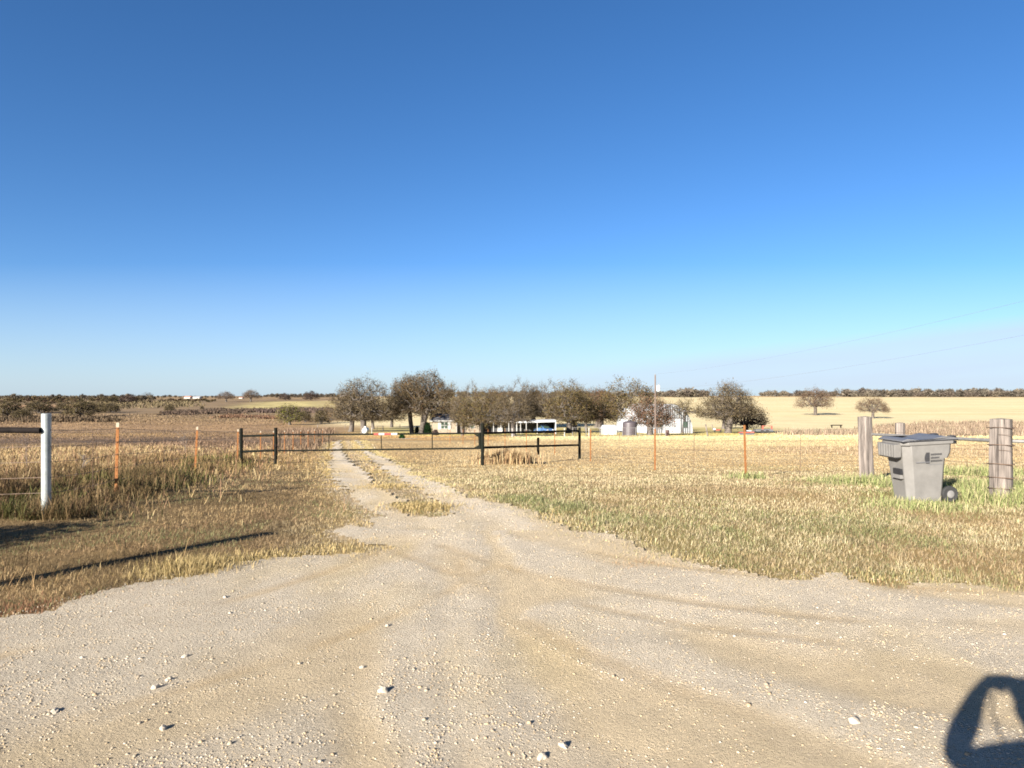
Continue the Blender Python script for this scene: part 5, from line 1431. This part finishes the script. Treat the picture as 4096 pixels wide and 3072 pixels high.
# ------------------------------------------------------------------ light, sky, camera
sun = bpy.data.lights.new('sun', 'SUN'); sun.energy = 5.0; sun.angle = math.radians(.5); sun.color = (1.0, .935, .83)
so = bpy.data.objects.new('sun', sun); col.objects.link(so)
d = Vector((math.sin(SUN_AZ)*math.cos(SUN_EL), math.cos(SUN_AZ)*math.cos(SUN_EL), -math.sin(SUN_EL)))
so.rotation_euler = d.to_track_quat('-Z', 'Y').to_euler()
so.location = (-20, -30, 25)

world = bpy.data.worlds.new('World'); scene.world = world; world.use_nodes = True
nt = world.node_tree; bg = nt.nodes['Background']
sky = nt.nodes.new('ShaderNodeTexSky'); sky.sky_type = 'NISHITA'; sky.sun_disc = False
sky.sun_elevation = SUN_EL; sky.sun_rotation = math.radians(180)+SUN_AZ
sky.altitude = 0; sky.air_density = .7; sky.dust_density = .5; sky.ozone_density = 3.6
hs = nt.nodes.new('ShaderNodeHueSaturation'); hs.inputs['Saturation'].default_value = 1.17; hs.inputs['Value'].default_value = .83
wb = nt.nodes.new('ShaderNodeMix'); wb.data_type = 'RGBA'; wb.blend_type = 'MULTIPLY'; wb.inputs['Factor'].default_value = 1
nt.links.new(sky.outputs[0], wb.inputs['A']); wb.inputs['B'].default_value = (1.04, 1.0, 1.01, 1)      # camera white balance
nt.links.new(wb.outputs['Result'], hs.inputs['Color'])
# thin veil of cirrus low on the right
def math_(op, a, b=None, clamp=False):
    n = nt.nodes.new('ShaderNodeMath'); n.operation = op; n.use_clamp = clamp
    for i, v_ in enumerate((a, b)):
        if v_ is None: continue
        if isinstance(v_, (int, float)): n.inputs[i].default_value = v_
        else: nt.links.new(v_, n.inputs[i])
    return n.outputs[0]
tc = nt.nodes.new('ShaderNodeTexCoord'); sp = nt.nodes.new('ShaderNodeSeparateXYZ'); nt.links.new(tc.outputs['Generated'], sp.inputs[0])
yv = math_('MAXIMUM', sp.outputs[1], .05)
az = math_('DIVIDE', sp.outputs[0], yv); el = math_('DIVIDE', sp.outputs[2], yv)
cb = nt.nodes.new('ShaderNodeCombineXYZ'); nt.links.new(math_('MULTIPLY', az, 3.0), cb.inputs[0]); nt.links.new(math_('MULTIPLY', math_('SUBTRACT', el, math_('MULTIPLY', az, .07)), 45.0), cb.inputs[1])
nz = nt.nodes.new('ShaderNodeTexNoise'); nz.inputs['Scale'].default_value = .8; nz.inputs['Detail'].default_value = 4; nt.links.new(cb.outputs[0], nz.inputs['Vector'])
edge = math_('ADD', math_('MULTIPLY', az, .115), .034)          # upper edge of the veil rises to the right
t1 = math_('MULTIPLY', math_('SUBTRACT', edge, el), 45.0, True)
t2 = math_('MULTIPLY', math_('SUBTRACT', az, -.10), 2.6, True)
t3_ = math_('MULTIPLY', el, 60.0, True)
veil = math_('MULTIPLY', math_('MULTIPLY', t1, t2), math_('ADD', math_('MULTIPLY', nz.outputs['Fac'], .5), .35))
veil = math_('MULTIPLY', veil, t3_, True)
mx = nt.nodes.new('ShaderNodeMix'); mx.data_type = 'RGBA'
nt.links.new(veil, mx.inputs['Factor']); # pale layer of air along the horizon, seen under the veil
low = math_('MULTIPLY', math_('SUBTRACT', 1.0, math_('MULTIPLY', el, 5.2), True), .68)
ha = nt.nodes.new('ShaderNodeMix'); ha.data_type = 'RGBA'
nt.links.new(low, ha.inputs['Factor']); nt.links.new(hs.outputs[0], ha.inputs['A']); ha.inputs['B'].default_value = (2.75, 3.45, 4.1, 1)
nt.links.new(ha.outputs['Result'], mx.inputs['A']); mx.inputs['B'].default_value = (3.0, 3.55, 4.4, 1)
nt.links.new(mx.outputs['Result'], bg.inputs['Color'])
bg.inputs['Strength'].default_value = .052

cam = bpy.data.cameras.new('camera'); co = bpy.data.objects.new('camera', cam); col.objects.link(co)
co.location = (0, 0, EYE); co.rotation_euler = (PI/2, 0, 0)
cam.sensor_width = 36; cam.lens = 36*F/4096; cam.shift_y = (HY-1536)/4096
cam.clip_start = .02; cam.clip_end = 9000
scene.camera = co
scene.view_settings.view_transform = 'Standard'; scene.view_settings.look = 'None'
scene.view_settings.exposure = 2.05; scene.view_settings.gamma = 1
scene.view_settings.use_curve_mapping = False
scene.cycles.max_bounces = 5; scene.cycles.diffuse_bounces = 2; scene.cycles.transparent_max_bounces = 4
scene.cycles.use_denoising = True
scene.cycles.pixel_filter_type = 'BLACKMAN_HARRIS'; scene.cycles.filter_width = 1.8
